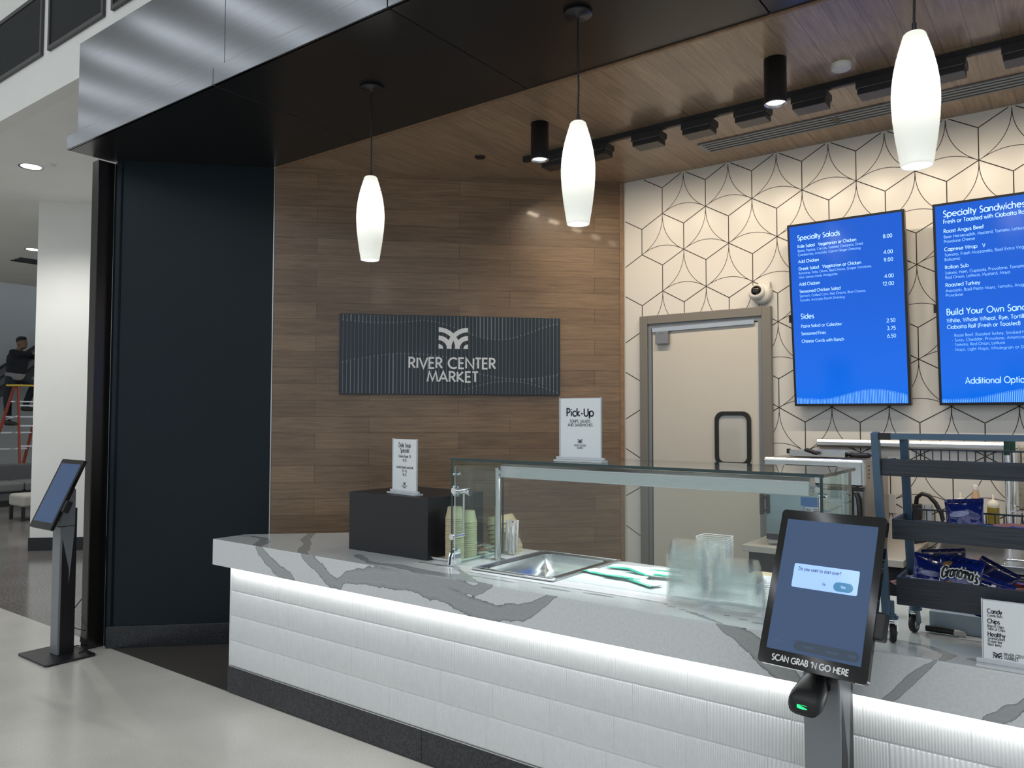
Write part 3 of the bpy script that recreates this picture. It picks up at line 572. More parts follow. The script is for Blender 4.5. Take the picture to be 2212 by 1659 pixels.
# ---------------------------------------------------------------- menu displays
def display(x0, label):
    t = thing('menu_display', (x0 + .35, 5.26, 1.693), label, 'screen', 'blue menu displays on the tile wall')
    T = frameT((x0, 5.26, 1.693), (1, 0, 0), (0, -.1002, .99497))
    b = MB(); b.box(0, .700, 0, 1.198, -.05, 0, 0, T); b.build('bezel', 'bezel', t, bevel=.002)
    s = MB(); s.add([(.0145, .0155, .0008), (.6855, .0155, .0008), (.6855, 1.183, .0008), (.0145, 1.183, .0008)], [(0, 1, 2, 3)], 0, False, T)
    iv = T.inverted(); s.build('screen', 'menus', t, uv=lambda p: ((iv @ V(p)).x / .7, (iv @ V(p)).y / 1.198))
    k = MB(); k.box(-.012, .0, .555, .605, -.03, .004, 0, T); k.build('sensor', 'bezel', t)
    MB().box(x0 + .15, x0 + .55, 5.25, 5.338, 2.1, 2.5).build('mount', 'black', t)
    return t, T
def lines(t, T, L):
    a, b = MB(), MB()
    for (s, x, d, h, wd, fine, al) in L: text(b if fine else a, s, T, x, 1.183 - d, h, .13 if not fine else .11, wd, al, .0016)
    a.build('menu_text', 'menut', t)
    if b.f: b.build('menu_small_text', 'menud', t)
def wave(t, T, f):
    m = MB()
    for i in range(74):
        x = .02 + i * .009; h = f((x - .0145) / .671); rect(m, T, x - .0017, x + .0017, .0165, .0165 + h - .006, .0014); rect(m, T, x - .0017, x + .0017, .0165 + h - .003, .0165 + h, .0014)
    m.build('wave_graphic', 'menuw', t)
t, T = display(-1.566, 'blue menu display headed Specialty Salads above the oven')
x = .064
lines(t, T, [('Specialty Salads', x, .092, .031, .265, 0, 'l'), ('Kale Salad   Vegetarian or Chicken', x, .142, .0195, .360, 0, 'l'), ('Beets, Pepitas, Carrots, Toasted Chickpeas, Dried', x, .169, .0150, .397, 1, 'l'), ('Cranberries, Avocado, Carrot-Ginger Dressing', x, .195, .0150, .382, 1, 'l'),
 ('Add Chicken', x, .241, .0195, .130, 0, 'l'), ('Greek Salad   Vegetarian or Chicken', x, .288, .0195, .383, 0, 'l'), ('Romaine, Feta, Olives, Red Onions, Grape Tomatoes,', x, .315, .0150, .444, 1, 'l'), ('Mint, Lemon-Herb Vinaigrette', x, .342, .0150, .240, 1, 'l'), ('Add Chicken', x, .389, .0195, .130, 0, 'l'),
 ('Seasoned Chicken Salad', x, .436, .0195, .254, 0, 'l'), ('Spinach, Grilled Corn, Red Onions, Blue Cheese,', x, .464, .0150, .405, 1, 'l'), ('Tomato, Avocado-Ranch Dressing', x, .492, .0150, .277, 1, 'l'), ('Sides', x, .606, .032, .085, 0, 'l'), ('Pasta Salad or Coleslaw', x, .664, .0195, .252, 0, 'l'), ('Seasoned Fries', x, .713, .0195, .154, 0, 'l'), ('Cheese Curds with Ranch', x, .763, .0195, .263, 0, 'l'),
 ('8.00', .630, .146, .0215, .052, 0, 'r'), ('4.00', .630, .243, .0215, .052, 0, 'r'), ('9.00', .630, .291, .0215, .052, 0, 'r'), ('4.00', .630, .390, .0215, .052, 0, 'r'), ('12.00', .630, .437, .0215, .064, 0, 'r'), ('2.50', .630, .664, .0215, .050, 0, 'r'), ('3.75', .630, .712, .0215, .050, 0, 'r'), ('6.50', .630, .760, .0215, .050, 0, 'r')])
wave(t, T, lambda u: .030 + .060 * (.5 - .5 * cos(2 * pi * min(1, max(0, (u - .22)) / .98))) + .012 * max(0, 1 - u / .22))
t, T = display(-.714, 'blue menu display headed Specialty Sandwiches on the tile wall')
x = .055
lines(t, T, [('Specialty Sandwiches', x, .068, .036, .405, 0, 'l'), ('Fresh or Toasted with Ciabatta Roll', x, .107, .0225, .412, 0, 'l'), ('Roast Angus Beef', x, .161, .0205, .203, 0, 'l'), ('Beer Horseradish, Mustard, Tomato, Lettuce', x, .193, .0165, .405, 1, 'l'), ('Provolone Cheese', x, .220, .0165, .158, 1, 'l'),
 ('Caprese Wrap   V', x, .268, .0205, .208, 0, 'l'), ('Tomato, Fresh Mozzarella, Basil Extra Virgin', x, .299, .0165, .408, 1, 'l'), ('Balsamic', x, .326, .0165, .080, 1, 'l'), ('Italian Sub', x, .373, .0205, .122, 0, 'l'), ('Salami, Ham, Capicola, Provolone, Tomato', x, .405, .0165, .392, 1, 'l'), ('Red Onion, Lettuce, Mustard, Mayo', x, .432, .0165, .324, 1, 'l'),
 ('Roasted Turkey', x, .478, .0205, .176, 0, 'l'), ('Avocado, Basil-Pesto Mayo, Tomato, Arugula', x, .510, .0165, .415, 1, 'l'), ('Provolone', x, .537, .0165, .088, 1, 'l'), ('Build Your Own Sandwich', x, .646, .036, .480, 0, 'l'), ('White, Whole Wheat, Rye, Tortilla', x, .690, .0225, .400, 0, 'l'), ('Ciabatta Roll (Fresh or Toasted)', x, .728, .0225, .365, 0, 'l'),
 ('* Roast Beef, Roasted Turkey, Smoked Ham', .078, .776, .0165, .390, 1, 'l'), ('* Swiss, Cheddar, Provolone, American', .078, .804, .0165, .364, 1, 'l'), ('* Tomato, Red Onion, Lettuce', .078, .831, .0165, .265, 1, 'l'), ('* Mayo, Light Mayo, Wholegrain or Dijon', .078, .860, .0165, .388, 1, 'l'), ('Additional Options', .140, 1.055, .036, .330, 0, 'l')])
wave(t, T, lambda u: .022 + .055 * (.5 - .5 * cos(2 * pi * max(0, u - .15) / 1.05)))
# security camera above the door
s = thing('security_camera', (-1.80, 5.338, 2.47), 'white security camera with black dome above the door frame', 'camera')
T = frameT((-1.80, 5.335, 2.475), (1, 0, 0), (0, 0, 1))
b = MB(); b.lathe([(.073, 0), (.073, .025), (.060, .05), (0, .05)], 32, T=T); b.box(.0, .062, .01, .078, 0, .03, 0, T); b.build('base', 'cream', s)
T2 = frameT((-1.822, 5.300, 2.478), V((1, .15, 0)), V((0, .35, 1)))
b = MB(); b.lathe([(.055, 0), (.058, .015), (.054, .035), (.040, .050), (.035, .05)], 32, T=T2); b.build('housing', 'cream', s)
MB().lathe([(.037, .044), (.034, .058), (.024, .070), (.012, .0755), (0, .077)], 28, T=T2).build('dome', 'dome', s)

# ---------------------------------------------------------------- service counter
XR = .9
ct = thing('service_counter', (-1.6, 2.75, 0), 'white ribbed-tile service counter front with a black stone plinth', 'counter')
ZR = [.735, .595, .452, .306, .160]
def ribs():
    mb = MB(); rnd = random.Random(3)
    for k in range(4):
        zt, zb = ZR[k], ZR[k + 1]; xs = []; x = -4.068; left = rnd.uniform(.1, .3)
        while x < XR:
            pit = rnd.choice([.0088, .0088, .0088, .0105, .0088, .0150, .0088, .0125]); am = {.0088: .0021, .0105: .0024, .015: .0019, .0125: .0022}[pit]; n = max(3, int(left / pit))
            for i in range(n):
                if x > XR: break
                for q in range(6): xs.append((x + pit * q / 6, am * (.5 - .5 * cos(2 * pi * q / 6))))
                x += pit
            xs.append((x, -.001)); x += .0016; xs.append((x, -.001)); left = .305
        zz = [(zt - .0006, -.003, .0), (zt - .0022, .0, .6), (zt - .006, .0005, 1), (zb + .006, .0005, 1), (zb + .0026, .0, .7), (zb + .0012, -.003, .0)]
        vs = []; n = len(zz)
        for (xx, a) in xs:
            for (z, o, g) in zz: vs.append((xx, 2.7045 - o - a * g, z))
        mb.add(vs, [(i * n + j, i * n + j + 1, (i + 1) * n + j + 1, (i + 1) * n + j) for i in range(len(xs) - 1) for j in range(n - 1)], 0, True)
    mb.box(-4.068, XR, 2.706, 2.72, .158, .74); return mb
ribs().build('tile_front', 'tile_w', ct)
e = MB(); e.box(-4.074, -4.068, 2.699, 3.0, .160, .738); e.build('tile_end', 'tile_w', ct)
MB().box(-4.068, XR, 2.699, 2.72, .156, .161).build('trim_strip', 'alu', ct)
p = MB()
for a, b in ((-4.092, -2.537), (-2.535, -.98), (-.978, .575), (.577, XR)): p.box(a, b, 2.704, 2.73, .006, .157)
p.box(-4.092, -4.07, 2.73, 2.98, .006, .157); p.build('plinth', 'stone_b', ct)
MB().box(-4.088, XR, 2.709, 2.74, 0, .006).build('plinth_gasket', 'rubber', ct)
MB().prism([(-4.068, 2.72), (XR, 2.72), (XR, 3.44), (-3.53, 3.44), (-4.068, 2.99)], .0, .14).build('carcass_base', 'cabd', ct)
c = MB(); c.prism([(-4.068, 2.72), (-4.05, 2.72), (-4.05, 3.0), (-4.068, 2.99)], .14, .738); c.box(XR - .02, XR, 2.72, 3.44, .14, .738); c.box(-3.5, XR, 3.42, 3.44, .14, .738); c.build('carcass', 'cabd', ct)
MB().box(-4.05, XR, 2.690, 2.697, .7385, .7398).build('light_strip', mat('strip_glow', (1, 1, 1), .5, emit=(1, .99, .97), es=4), ct)
# worktop: quartz slab with drawn veins
VE = [([(-3.75, .15, .026), (-3.652, .086, .032), (-3.584, .045, .034), (-3.491, .003, .032), (-3.401, -.041, .03)], 0),
 ([(-3.343, .150, .026), (-3.244, .096, .036), (-3.148, .046, .034), (-3.067, .02, .03)], 0), ([(-3.124, .012, .02), (-3.0, .075, .030), (-2.794, .098, .048), (-2.591, .108, .050), (-2.401, .090, .050), (-2.222, .044, .044), (-2.054, .040, .040), (-1.934, .060, .03), (-1.868, .085, .022), (-1.753, .160, .016)], 0),
 ([(-2.448, .134, .030), (-2.31, .132, .026), (-2.179, .112, .020), (-2.095, .153, .02)], 0), ([(-1.076, .162, .008), (-1.026, .133, .020), (-.965, .11, .030), (-.904, .080, .036), (-.842, .03, .034), (-.797, -.02, .03)], 0),
 ([(-.38, .152, .005), (-.431, .102, .012), (-.496, .026, .012), (-.536, -.01, .010)], 0), ([(-.10, .12, .016), (-.201, .036, .018), (-.256, -.005, .014)], 0), ([(.15, .15, .02), (.3, .06, .03), (.5, .02, .03)], 0),
 ([(-3.76, 2.645, .030), (-3.83, 2.74, .034), (-3.95, 2.845, .024), (-4.10, 2.855, .016), (-4.19, 2.80, .012)], 1), ([(-3.355, 2.645, .030), (-3.48, 2.76, .024), (-3.60, 2.88, .020), (-3.741, 2.977, .022), (-3.913, 3.167, .022)], 1),
 ([(-3.10, 2.81, .022), (-2.895, 2.705, .022), (-2.724, 2.722, .030), (-2.499, 2.70, .034), (-2.339, 2.71, .030), (-2.104, 2.64, .02)], 1), ([(-2.137, 2.645, .014), (-2.377, 2.80, .012), (-2.477, 2.875, .012), (-2.70, 2.865, .012)], 1),
 ([(-2.3, 2.77, .006), (-1.9, 2.755, .008), (-1.5, 2.80, .006)], 1), ([(-1.34, 2.80, .006), (-1.20, 2.745, .010), (-1.06, 2.668, .012)], 1), ([(-1.1, 2.79, .005), (-.931, 2.738, .006), (-.7, 2.72, .006)], 1), ([(-.37, 2.645, .008), (-.36, 2.74, .016), (-.43, 2.80, .014), (-.7, 2.83, .012)], 1), ([(-.3, 2.73, .012), (0, 2.72, .016), (.4, 2.80, .02)], 1)]
def vein(u, v, face, P):
    n1 = noise.noise(V(P) * 7) * .016 + noise.noise(V(P) * 23) * .007; best = 0
    for pl, fc in VE:
        if fc != face: continue
        for (x0, y0, w0), (x1, y1, w1) in zip(pl, pl[1:]):
            dx, dy = x1 - x0, y1 - y0; t = max(0, min(1, ((u - x0) * dx + (v - y0) * dy) / (dx * dx + dy * dy)))
            d = hypot(u - x0 - dx * t, v - y0 - dy * t); wd = w0 + (w1 - w0) * t
            s = 1 - .5 * (d + n1 * min(1, wd / .02)) / wd
            if s > best: best = s
    return max(0, min(1, best))
sl = MB(); VA = []
xs = sorted(set([-4.19 + .012 * i for i in range(int((XR + 4.19) / .012) + 1)] + [XR, -3.56, -2.338, -1.946]))
xs = [x for i, x in enumerate(xs) if i == 0 or x - xs[i - 1] > .003 or x in (-3.56, -2.338, -1.946)]
zs = [.740 + i * .0104 for i in range(15)]
fv = [(x, 2.655, z) for x in xs for z in zs]; n = len(zs)
sl.add(fv, [(i * n + j, (i + 1) * n + j, (i + 1) * n + j + 1, i * n + j + 1) for i in range(len(xs) - 1) for j in range(n - 1)])
VA += [vein(x, z - .74, 0, (x, 0, z)) for x, _, z in fv]
ys = [0.004, .016, .028, .04, .056, .074, .092, .11, .13, .15, .17, .19, .21, .23, .252, .28, .31, .34, .37, .41, .45, .50, .55, .60, .65, .70, .75, .795, .82, .845]
tv = []
for x in xs:
    ym = min(3.5, x + 7.057) - 2.655; k = ym / .845
    for y in ys: tv.append((x, 2.655 + (y if k > .999 else y * k if y * k > .004 else .004), .89))
n = len(ys); hx = [i for i, x in enumerate(xs) if -2.3385 <= x <= -1.9455]
fs = []
for i in range(len(xs) - 1):
    for j in range(n - 1):
        if xs[i] >= -2.3385 and xs[i + 1] <= -1.9455 and ys[j] >= .251 and ys[j + 1] <= .7955: continue
        fs.append((i * n + j, (i + 1) * n + j, (i + 1) * n + j + 1, i * n + j + 1))
sl.add(tv, fs); VA += [vein(x, y, 1, (x, y, 0)) for x, y, _ in tv]
def plain(vs, f): sl.add(vs, f); VA.extend([0] * len(vs))
cv = [(x, y, z) for x in xs for (y, z) in ((2.655, .8856), (2.6556, .8885), (2.659, .89))]
sl.add(cv, [(3 * i + j, 3 * i + 3 + j, 3 * i + 4 + j, 3 * i + 1 + j) for i in range(len(xs) - 1) for j in range(2)], 0, True); VA += [vein(x, .146, 0, (x, 0, z)) for x, y, z in cv]
oul = [(-4.19, 2.655), (XR, 2.655), (XR, 3.5), (-3.557, 3.5), (-4.19, 2.867)]
plain([(x, y, .740) for x, y in oul], [(4, 3, 2, 1, 0)])
for a, b in zip(oul[1:], oul[2:] + oul[:1]): plain([(*a, .74), (*b, .74), (*b, .89), (*a, .89)], [(0, 1, 2, 3)])
for a, b in (((-2.338, 2.907), (-1.946, 2.907)), ((-1.946, 2.907), (-1.946, 3.45)), ((-1.946, 3.45), (-2.338, 3.45)), ((-2.338, 3.45), (-2.338, 2.907))): plain([(*a, .85), (*b, .85), (*b, .89), (*a, .89)], [(0, 1, 2, 3)])
wt = sl.build('worktop', 'marble', label='thick white quartz worktop with grey veins on the tiled counter', cat='countertop')
at = wt.data.attributes.new('vein', 'FLOAT', 'POINT')
if len(at.data) == len(VA): at.data.foreach_set('value', VA)

# ---------------------------------------------------------------- sneeze guard
Z0 = .89
sgd = thing('sneeze_guard', (-1.64, 3.1, Z0), 'glass sneeze guard with a steel light bar standing on the counter', 'sneeze guard')
def gl(name, x0, x1, y0, y1, z0, z1, big, m='glass'):
    mb = MB().box(x0, x1, y0, y1, z0, z1)
    for i in range(6): mb.m[i] = 0 if i in big else 1
    return mb.build(name, [m, 'gedge'], sgd)
gl('top_pane', -2.525, -.760, 2.885, 3.352, 1.4045, 1.4165, (0, 1))
M['glass_side'] = glassy('tinted_side_glass', (.88, .955, .915))
gl('end_pane', -2.522, -2.511, 2.889, 3.302, .897, 1.4040, (3, 5), 'glass_side'); gl('end_pane', -.776, -.765, 2.889, 3.302, .897, 1.4040, (3, 5), 'glass_side')
T = frameT((-1.613, 2.840, 1.150), (1, 0, 0), (0, 0, 1)); pl = rrect(1.685, .470, .018, 4)
n = len(pl); fp = MB(); fp.add([(a, b, s) for s in (.004, -.004) for a, b in pl], [tuple(range(n)), tuple(range(n, 2 * n))[::-1]], 0, False, T)
fp.add([(a, b, s) for s in (.004, -.004) for a, b in pl], [(i + n, (i + 1) % n + n, (i + 1) % n, i) for i in range(n)], 1, False, T)
fp.build('front_pane', ['glass', mat('acrylic_rim', (.55, .60, .60), .12, spec=.9)], sgd)
lb = MB(); pr = [(3.088, 1.315), (3.172, 1.315), (3.172, 1.372), (3.160, 1.3865), (3.100, 1.3865), (3.088, 1.372)]
vs = [(x, a, c) for x in (-2.372, -.868) for a, c in pr]; lb.add(vs, [(0, 1, 2, 3, 4, 5)[::-1], (6, 7, 8, 9, 10, 11)] + [(i, (i + 1) % 6, 6 + (i + 1) % 6, 6 + i) for i in range(6)])
b = lb.build('light_bar', 'steel', sgd, bevel=.003)
MB().box(-2.34, -.90, 3.10, 3.16, 1.3146, 1.3158).build('bar_lens', 'lens2', b)
sc_ = MB()
for z in (1.335, 1.365): sc_.tube([(-.868, 3.12, z), (-.8655, 3.12, z)], .004, 8)
sc_.build('bar_screw', 'chrome', b)
for x in (-2.427, -.832):
    MB().tube([(x, 3.142, Z0 + .006), (x, 3.142, 1.352)], .0165, 18).build('post', 'steel', sgd)
    f = MB(); f.box(x - .030, x + .030, 3.112, 3.172, Z0 + .0005, Z0 + .007); f.build('post_foot', 'steel', sgd, bevel=.002)
    f = MB(); f.box(min(x, -2.372 if x < -1.6 else -.868) - .0, max(x, -2.372 if x < -1.6 else -.868), 3.125, 3.16, 1.328, 1.348); f.tube([(x, 3.142, 1.35), (x, 3.142, 1.358)], .018, 18); f.build('post_cap', 'steel', sgd)
for x, s in ((-2.5165, 1), (-.7705, -1)):
    k = MB(); 
    for q in (-.010, .010): k.prism([(2.872, Z0 + .0005), (2.945, Z0 + .0005), (2.945, Z0 + .045), (2.938, Z0 + .062), (2.922, Z0 + .073), (2.905, Z0 + .073), (2.889, Z0 + .062), (2.880, Z0 + .045)], -.004, .004, 0, Matrix(((0, 0, 1, x + q * .95), (1, 0, 0, 0), (0, 1, 0, 0), (0, 0, 0, 1))))
    k.box(x - .013, x + .013, 2.872, 2.945, Z0 + .0005, Z0 + .006); k.build('glass_clamp', 'chrome', sgd, bevel=.0015)
    for zz, yy in ((1.335, 2.915), (1.272, 2.915), (1.235, 2.915), (.965, 2.915)):
        MB().tube([(x - .014, yy, zz), (x + .014 + .012 * (s > 0), yy, zz)], .010, 14).build('glass_bolt', 'chrome', sgd)
    h = MB(); h.tube([(x + s * .006, 2.925, 1.25), (x + s * .075, 2.925, 1.25)], .012, 14); h.tube([(x + s * .060, 2.850, 1.262), (x + s * .060, 2.945, 1.262)], .0085, 12); h.tube([(x + s * .075, 2.925, 1.25), (x + s * .090, 2.925, 1.25)], .017, 16); h.tube([(x + s * .055, 2.846, 1.262), (x + s * .055, 2.836, 1.262)], .016, 16); h.build('hinge', 'chrome', sgd)
    h = MB(); h.tube([(x + s * .045, 2.925, 1.243), (x + s * .045, 2.925, 1.045)], .0055, 10); h.build('support_rod', 'steel', sgd)
    h = MB(); h.tube([(x + s * .045, 2.930, 1.04), (x + s * .045, 2.846, 1.04)], .008, 12); h.tube([(x + s * .045, 2.848, 1.04), (x + s * .045, 2.834, 1.04)], .0145, 16); h.build('rod_clamp', 'chrome', sgd)
MB().box(-2.13, -2.075, 3.25, 3.262, 1.4168, 1.4185).build('maker_label', 'steel_d', sgd)
# drop-in food well
fw = thing('food_well', (-2.142, 3.18, Z0), 'stainless drop-in food well set into the worktop behind the glass', 'food well')
x0, x1, y0, y1 = -2.372, -1.914, 2.876, 3.484; f = MB(); a = .045
for q in ((x0, x1, y0, y0 + a), (x0, x1, y1 - a, y1), (x0, x0 + a, y0 + a, y1 - a), (x1 - a, x1, y0 + a, y1 - a)): f.box(*q, Z0 + .0006, Z0 + .007)
f.build('flange', 'steel_d', fw, bevel=.002)
f = MB()
for q in ((x0 - .004, x1 + .004, y0 - .004, y0 + .006), (x0 - .004, x1 + .004, y1 - .006, y1 + .004), (x0 - .004, x0 + .006, y0 + .006, y1 - .006), (x1 - .006, x1 + .004, y0 + .006, y1 - .006)): f.box(*q, Z0 + .0004, Z0 + .011)
f.build('rim', 'steel', fw, bevel=.003)
x0, x1, y0, y1 = -2.325, -1.961, 2.923, 3.437; r = rrect(x1 - x0, y1 - y0, .04, 5, (x0 + x1) / 2, (y0 + y1) / 2); r2 = rrect(x1 - x0 - .03, y1 - y0 - .03, .05, 5, (x0 + x1) / 2, (y0 + y1) / 2); n = len(r)
f = MB(); lv = [(r, Z0 + .004), (r, Z0 - .07), (r2, Z0 - .078), (r2, Z0 - .135)]
vs = [(a, b, z) for q, z in lv for a, b in q]; f.add(vs, [(k * n + (i + 1) % n, k * n + i, (k + 1) * n + i, (k + 1) * n + (i + 1) % n) for k in range(3) for i in range(n)], 0, True); f.add([(a, b, Z0 - .135) for a, b in r2], [tuple(range(n))])
f.build('basin', 'steel', fw)

# ---------------------------------------------------------------- things on the counter
rs = MB().box(-3.285, -2.698, 2.910, 3.362, Z0 + .0005, 1.2045).build('display_riser', 'black_m', bevel=.002, label='large matte black box riser standing on the left part of the counter', cat='box')
def sign_holder(name, loc, R, w, h, label, cat='sign', tilt=0):
    t = thing(name, loc, label, cat); R = V(R).normalized(); U = V((0, 0, 1)); B = U.cross(R)
    T = frameT(V(loc) + V((0, 0, .0)), R, U)  # N = toward the viewer
    b = MB(); b.box(-w / 2 - .018, w / 2 + .018, .0005, .009, -.03, .03, 0, T); b.box(-w / 2 - .018, w / 2 + .018, .009, .022, -.008, .008, 0, T); b.build('base', 'acryl', t, bevel=.0015)
    b = MB(); b.box(-w / 2, w / 2, .012, h + .016, -.0035, -.0015, 0, T); b.box(-w / 2 - .003, -w / 2, .012, h + .018, -.0045, .0045, 0, T); b.box(w / 2, w / 2 + .003, .012, h + .018, -.0045, .0045, 0, T); b.build('acrylic_panel', 'acryl', t)
    b = MB(); b.box(-w / 2 + .001, w / 2 - .001, .018, h + .013, -.001, .001, 0, T); b.build('card', 'paper', t)
    return t, frameT(V(loc) + R.cross(U) * .0012 + V((0, 0, .018)), R, U)
t, T = sign_holder('table_sign', (-2.935, 2.985, 1.2048), (cos(.164), -sin(.164), 0), .212, .278, 'upright white card headed Daily Soup Specials on the black box')
m = MB()
for s, y, h, w in (('Daily Soup', .232, .023, .108), ('Specials', .204, .023, .078), ('Chicken Pozole  GF', .177, .0135, .112), ('$4.25', .157, .0135, .034), ('Curried Spinach and Lentil', .119, .0135, .150), ('GF  VG', .099, .0135, .042), ('$4.25', .080, .0135, .034), ('RIVER CENTER', .022, .0065, .044), ('MARKET', .014, .0065, .024)): text(m, s, T, 0, y, h, .13, w, 'c')
logo(m, T, -.010, .032, .020); m.build('print', 'ink', t)
t, T = sign_holder('table_sign', (-1.838, 2.985, 1.4168), (1, 0, 0), .214, .272, 'upright white card reading Pick-Up on top of the sneeze guard')
m = MB(); text(m, 'Pick-Up', T, 0, .188, .034, .19, .144, 'c')
for s, y, h, w in (('SOUPS, SALADS', .159, .0125, .108), ('AND SANDWICHES', .142, .0125, .130), ('RIVER CENTER', .052, .0080, .060), ('MARKET', .041, .0080, .034)): text(m, s, T, 0, y, h, .14, w, 'c')
logo(m, T, -.012, .066, .024); m.build('print', 'ink', t)
t, T = sign_holder('table_sign', (-.124, 2.690, Z0), (1, 0, 0), .28, .178, 'upright white price card listing Candy, Chips and Healthy snacks on the counter')
m = MB()
for s, y, h, w, b in (('Candy', .137, .0125, .037, .17), ('Candy Bars', .127, .0075, .038, .13), ('Chips', .108, .0125, .031, .17), ('Bag of Chips', .097, .0075, .041, .13), ('Tube of Chips', .088, .0075, .044, .13), ('Healthy', .070, .0125, .044, .17), ('Granola Bars', .061, .0075, .043, .13), ('Protein Bar', .052, .0075, .036, .13), ('Beef Jerky', .043, .0075, .034, .13), ('RIVER CENTER', .019, .0085, .062, .15), ('MARKET', .009, .0085, .035, .15)): text(m, s, T, -.128 if h != .0085 else -.088, y, h, b, w)
for y in (.127, .097, .088, .061, .052, .043): text(m, '1.50', T, .0, y, .0075, .13, .016, 'r')
logo(m, T, -.116, .009, .023); m.build('print', 'ink', t)
# tray with stacked soup cups, bowls and packets
t = MB(); o_ = rrect(.235, .385, .02, 4); i_ = rrect(.20, .35, .02, 4); n = len(o_)
lv = [(i_, .001), (o_, .016), (rrect(.225, .375, .02, 4), .0165), (i_, .0062)]; vs = [(a, b, z) for q, z in lv for a, b in q]
t.add(vs, [(k * n + i, k * n + (i + 1) % n, (k + 1) * n + (i + 1) % n, (k + 1) * n + i) for k in range(3) for i in range(n)], 0, True); t.add([(a, b, .0062) for a, b in i_], [tuple(range(n))]); t.add([(a, b, .001) for a, b in i_], [tuple(range(n))[::-1]])
t.v = [(x - 2.640, y + 3.130, z + Z0) for x, y, z in t.v]
t.build('serving_tray', 'tray', label='long white serving tray under the paper cups at the glass end', cat='tray')
def cupmesh():
    m = MB(); m.lathe([(.0474, .0000), (.0486, .0016), (.0486, .0044), (.0468, .0056), (.0360, .0585), (.0352, .0600), (0, .0600)], 32); m.lathe([(.0474, 0), (.0462, .0030), (.0350, .0570), (0, .0585)], 32); return m
cup0 = None
for sx, sy, n, nm in ((-2.585, 2.990, 23, 'taller left stack'), (-2.583, 3.090, 20, 'shorter right stack')):
    for i in range(n):
        lab = 'tan soup cup, %s in the %s on the tray' % (ORD[n - 1 - i], nm)
        z = Z0 + .0066 + i * .0094
        if cup0 is None: cup0 = cupmesh().build('soup_cup', 'kraft', label=lab, cat='cup', group='paper soup cups stacked on the tray'); cup0.location = (sx, sy, z)
        else: dup(cup0, (sx + random.uniform(-.0006, .0006), sy + random.uniform(-.0006, .0006), z), label=lab)
bw = MB(); bw.lathe([(.086, 0), (.0875, .002), (.0860, .0045), (.072, .040), (.066, .046), (0, .046)], 36); bw.lathe([(.086, 0), (.0845, .003), (.0705, .039), (0, .0445)], 36)
b0 = None; px_, py_, pz_, ax = -2.572, 3.402, Z0 + .0006, 0
for i in range(7):
    lab = 'round tan bowl, %s in the leaning stack behind the utensils' % ORD[6 - i]
    lo = (px_ - .004 * i + (.010 if i < 2 else -.006), py_, pz_ + i * .0235)
    if b0 is None: b0 = bw.build('paper_bowl', 'bowl', label=lab, cat='bowl', group='paper bowls in the leaning stack'); b0.location = lo
    else: dup(b0, lo, (0, -.035 * i if i > 1 else 0, 0), label=lab)
h = thing('utensil_holder', (-2.468, 3.318, Z0), 'clear square holder packed with wrapped utensils beside the glass post', 'holder')
m = MB(); a = .036
for q in ((-a, a, -a, -a + .002), (-a, a, a - .002, a), (-a, -a + .002, -a, a), (a - .002, a, -a, a)): m.box(*q, .0006, .115)
m.box(-a, a, -a, a, .0006, .003); m.build('clear_bin', 'plastic', h, local=True)
def packet(w, l, wr=.006, seed=0, taper=1):
    r = random.Random(seed); m = MB(); nx, ny = 4, 9; vs = []
    for s in (1, -1):
        for j in range(ny + 1):
            for i in range(nx + 1):
                u, v = i / nx * 2 - 1, j / ny * 2 - 1; th = wr * (1 - u * u) * (1 - v ** 4) + .0006
                vs.append((u * w / 2 + r.uniform(-.06, .06) * w * .4, v * l / 2, s * th + r.uniform(-1, 1) * wr * .3))
    k = (nx + 1) * (ny + 1)
    for s in (0, 1):
        for j in range(ny):
            for i in range(nx): a = s * k + j * (nx + 1) + i; q = (a, a + 1, a + nx + 2, a + nx + 1); m.f.append(list(q if s == 0 else q[::-1])); m.m.append(0); m.sm.append(False)
    m.v = vs; bd = [i for i in range(nx + 1)] + [j * (nx + 1) + nx for j in range(1, ny + 1)] + [ny * (nx + 1) + i for i in range(nx - 1, -1, -1)] + [j * (nx + 1) for j in range(ny - 1, 0, -1)]
    for a, b in zip(bd, bd[1:] + bd[:1]): m.f.append([b, a, a + k, b + k]); m.m.append(0); m.sm.append(False)
    return m
for i in range(8):
    m = packet(.020, .165, .006, 20 + i); ang = random.uniform(-.16, .16); ux, uy = (-.020 + .013 * (i % 4), -.018 + .034 * (i // 4)); hz = random.uniform(.086, .100)
    Tm = Matrix.Translation((-2.468 + ux, 3.318 + uy, Z0 + hz)) @ Matrix.Rotation(ang, 4, 'Y') @ Matrix.Rotation(random.uniform(-.08, .05) * (1 if i < 4 else -1), 4, 'X') @ Matrix.Rotation(random.uniform(0, 3), 4, 'Z').inverted() @ Matrix.Rotation(pi / 2, 4, 'X')
    Tm = Matrix.Translation((-2.468 + ux, 3.318 + uy, Z0 + hz)) @ Matrix.Rotation(ang * .6, 4, 'Y') @ Matrix.Rotation(pi / 2, 4, 'X')
    m.v = [tuple(Tm @ V(p)) for p in m.v]; m.build('wrapped_utensil', 'napk' if i != 5 else 'rust', label='wrapped utensil standing in the clear holder, one of the tight bunch', cat='utensil', group='wrapped utensils in the clear holder')
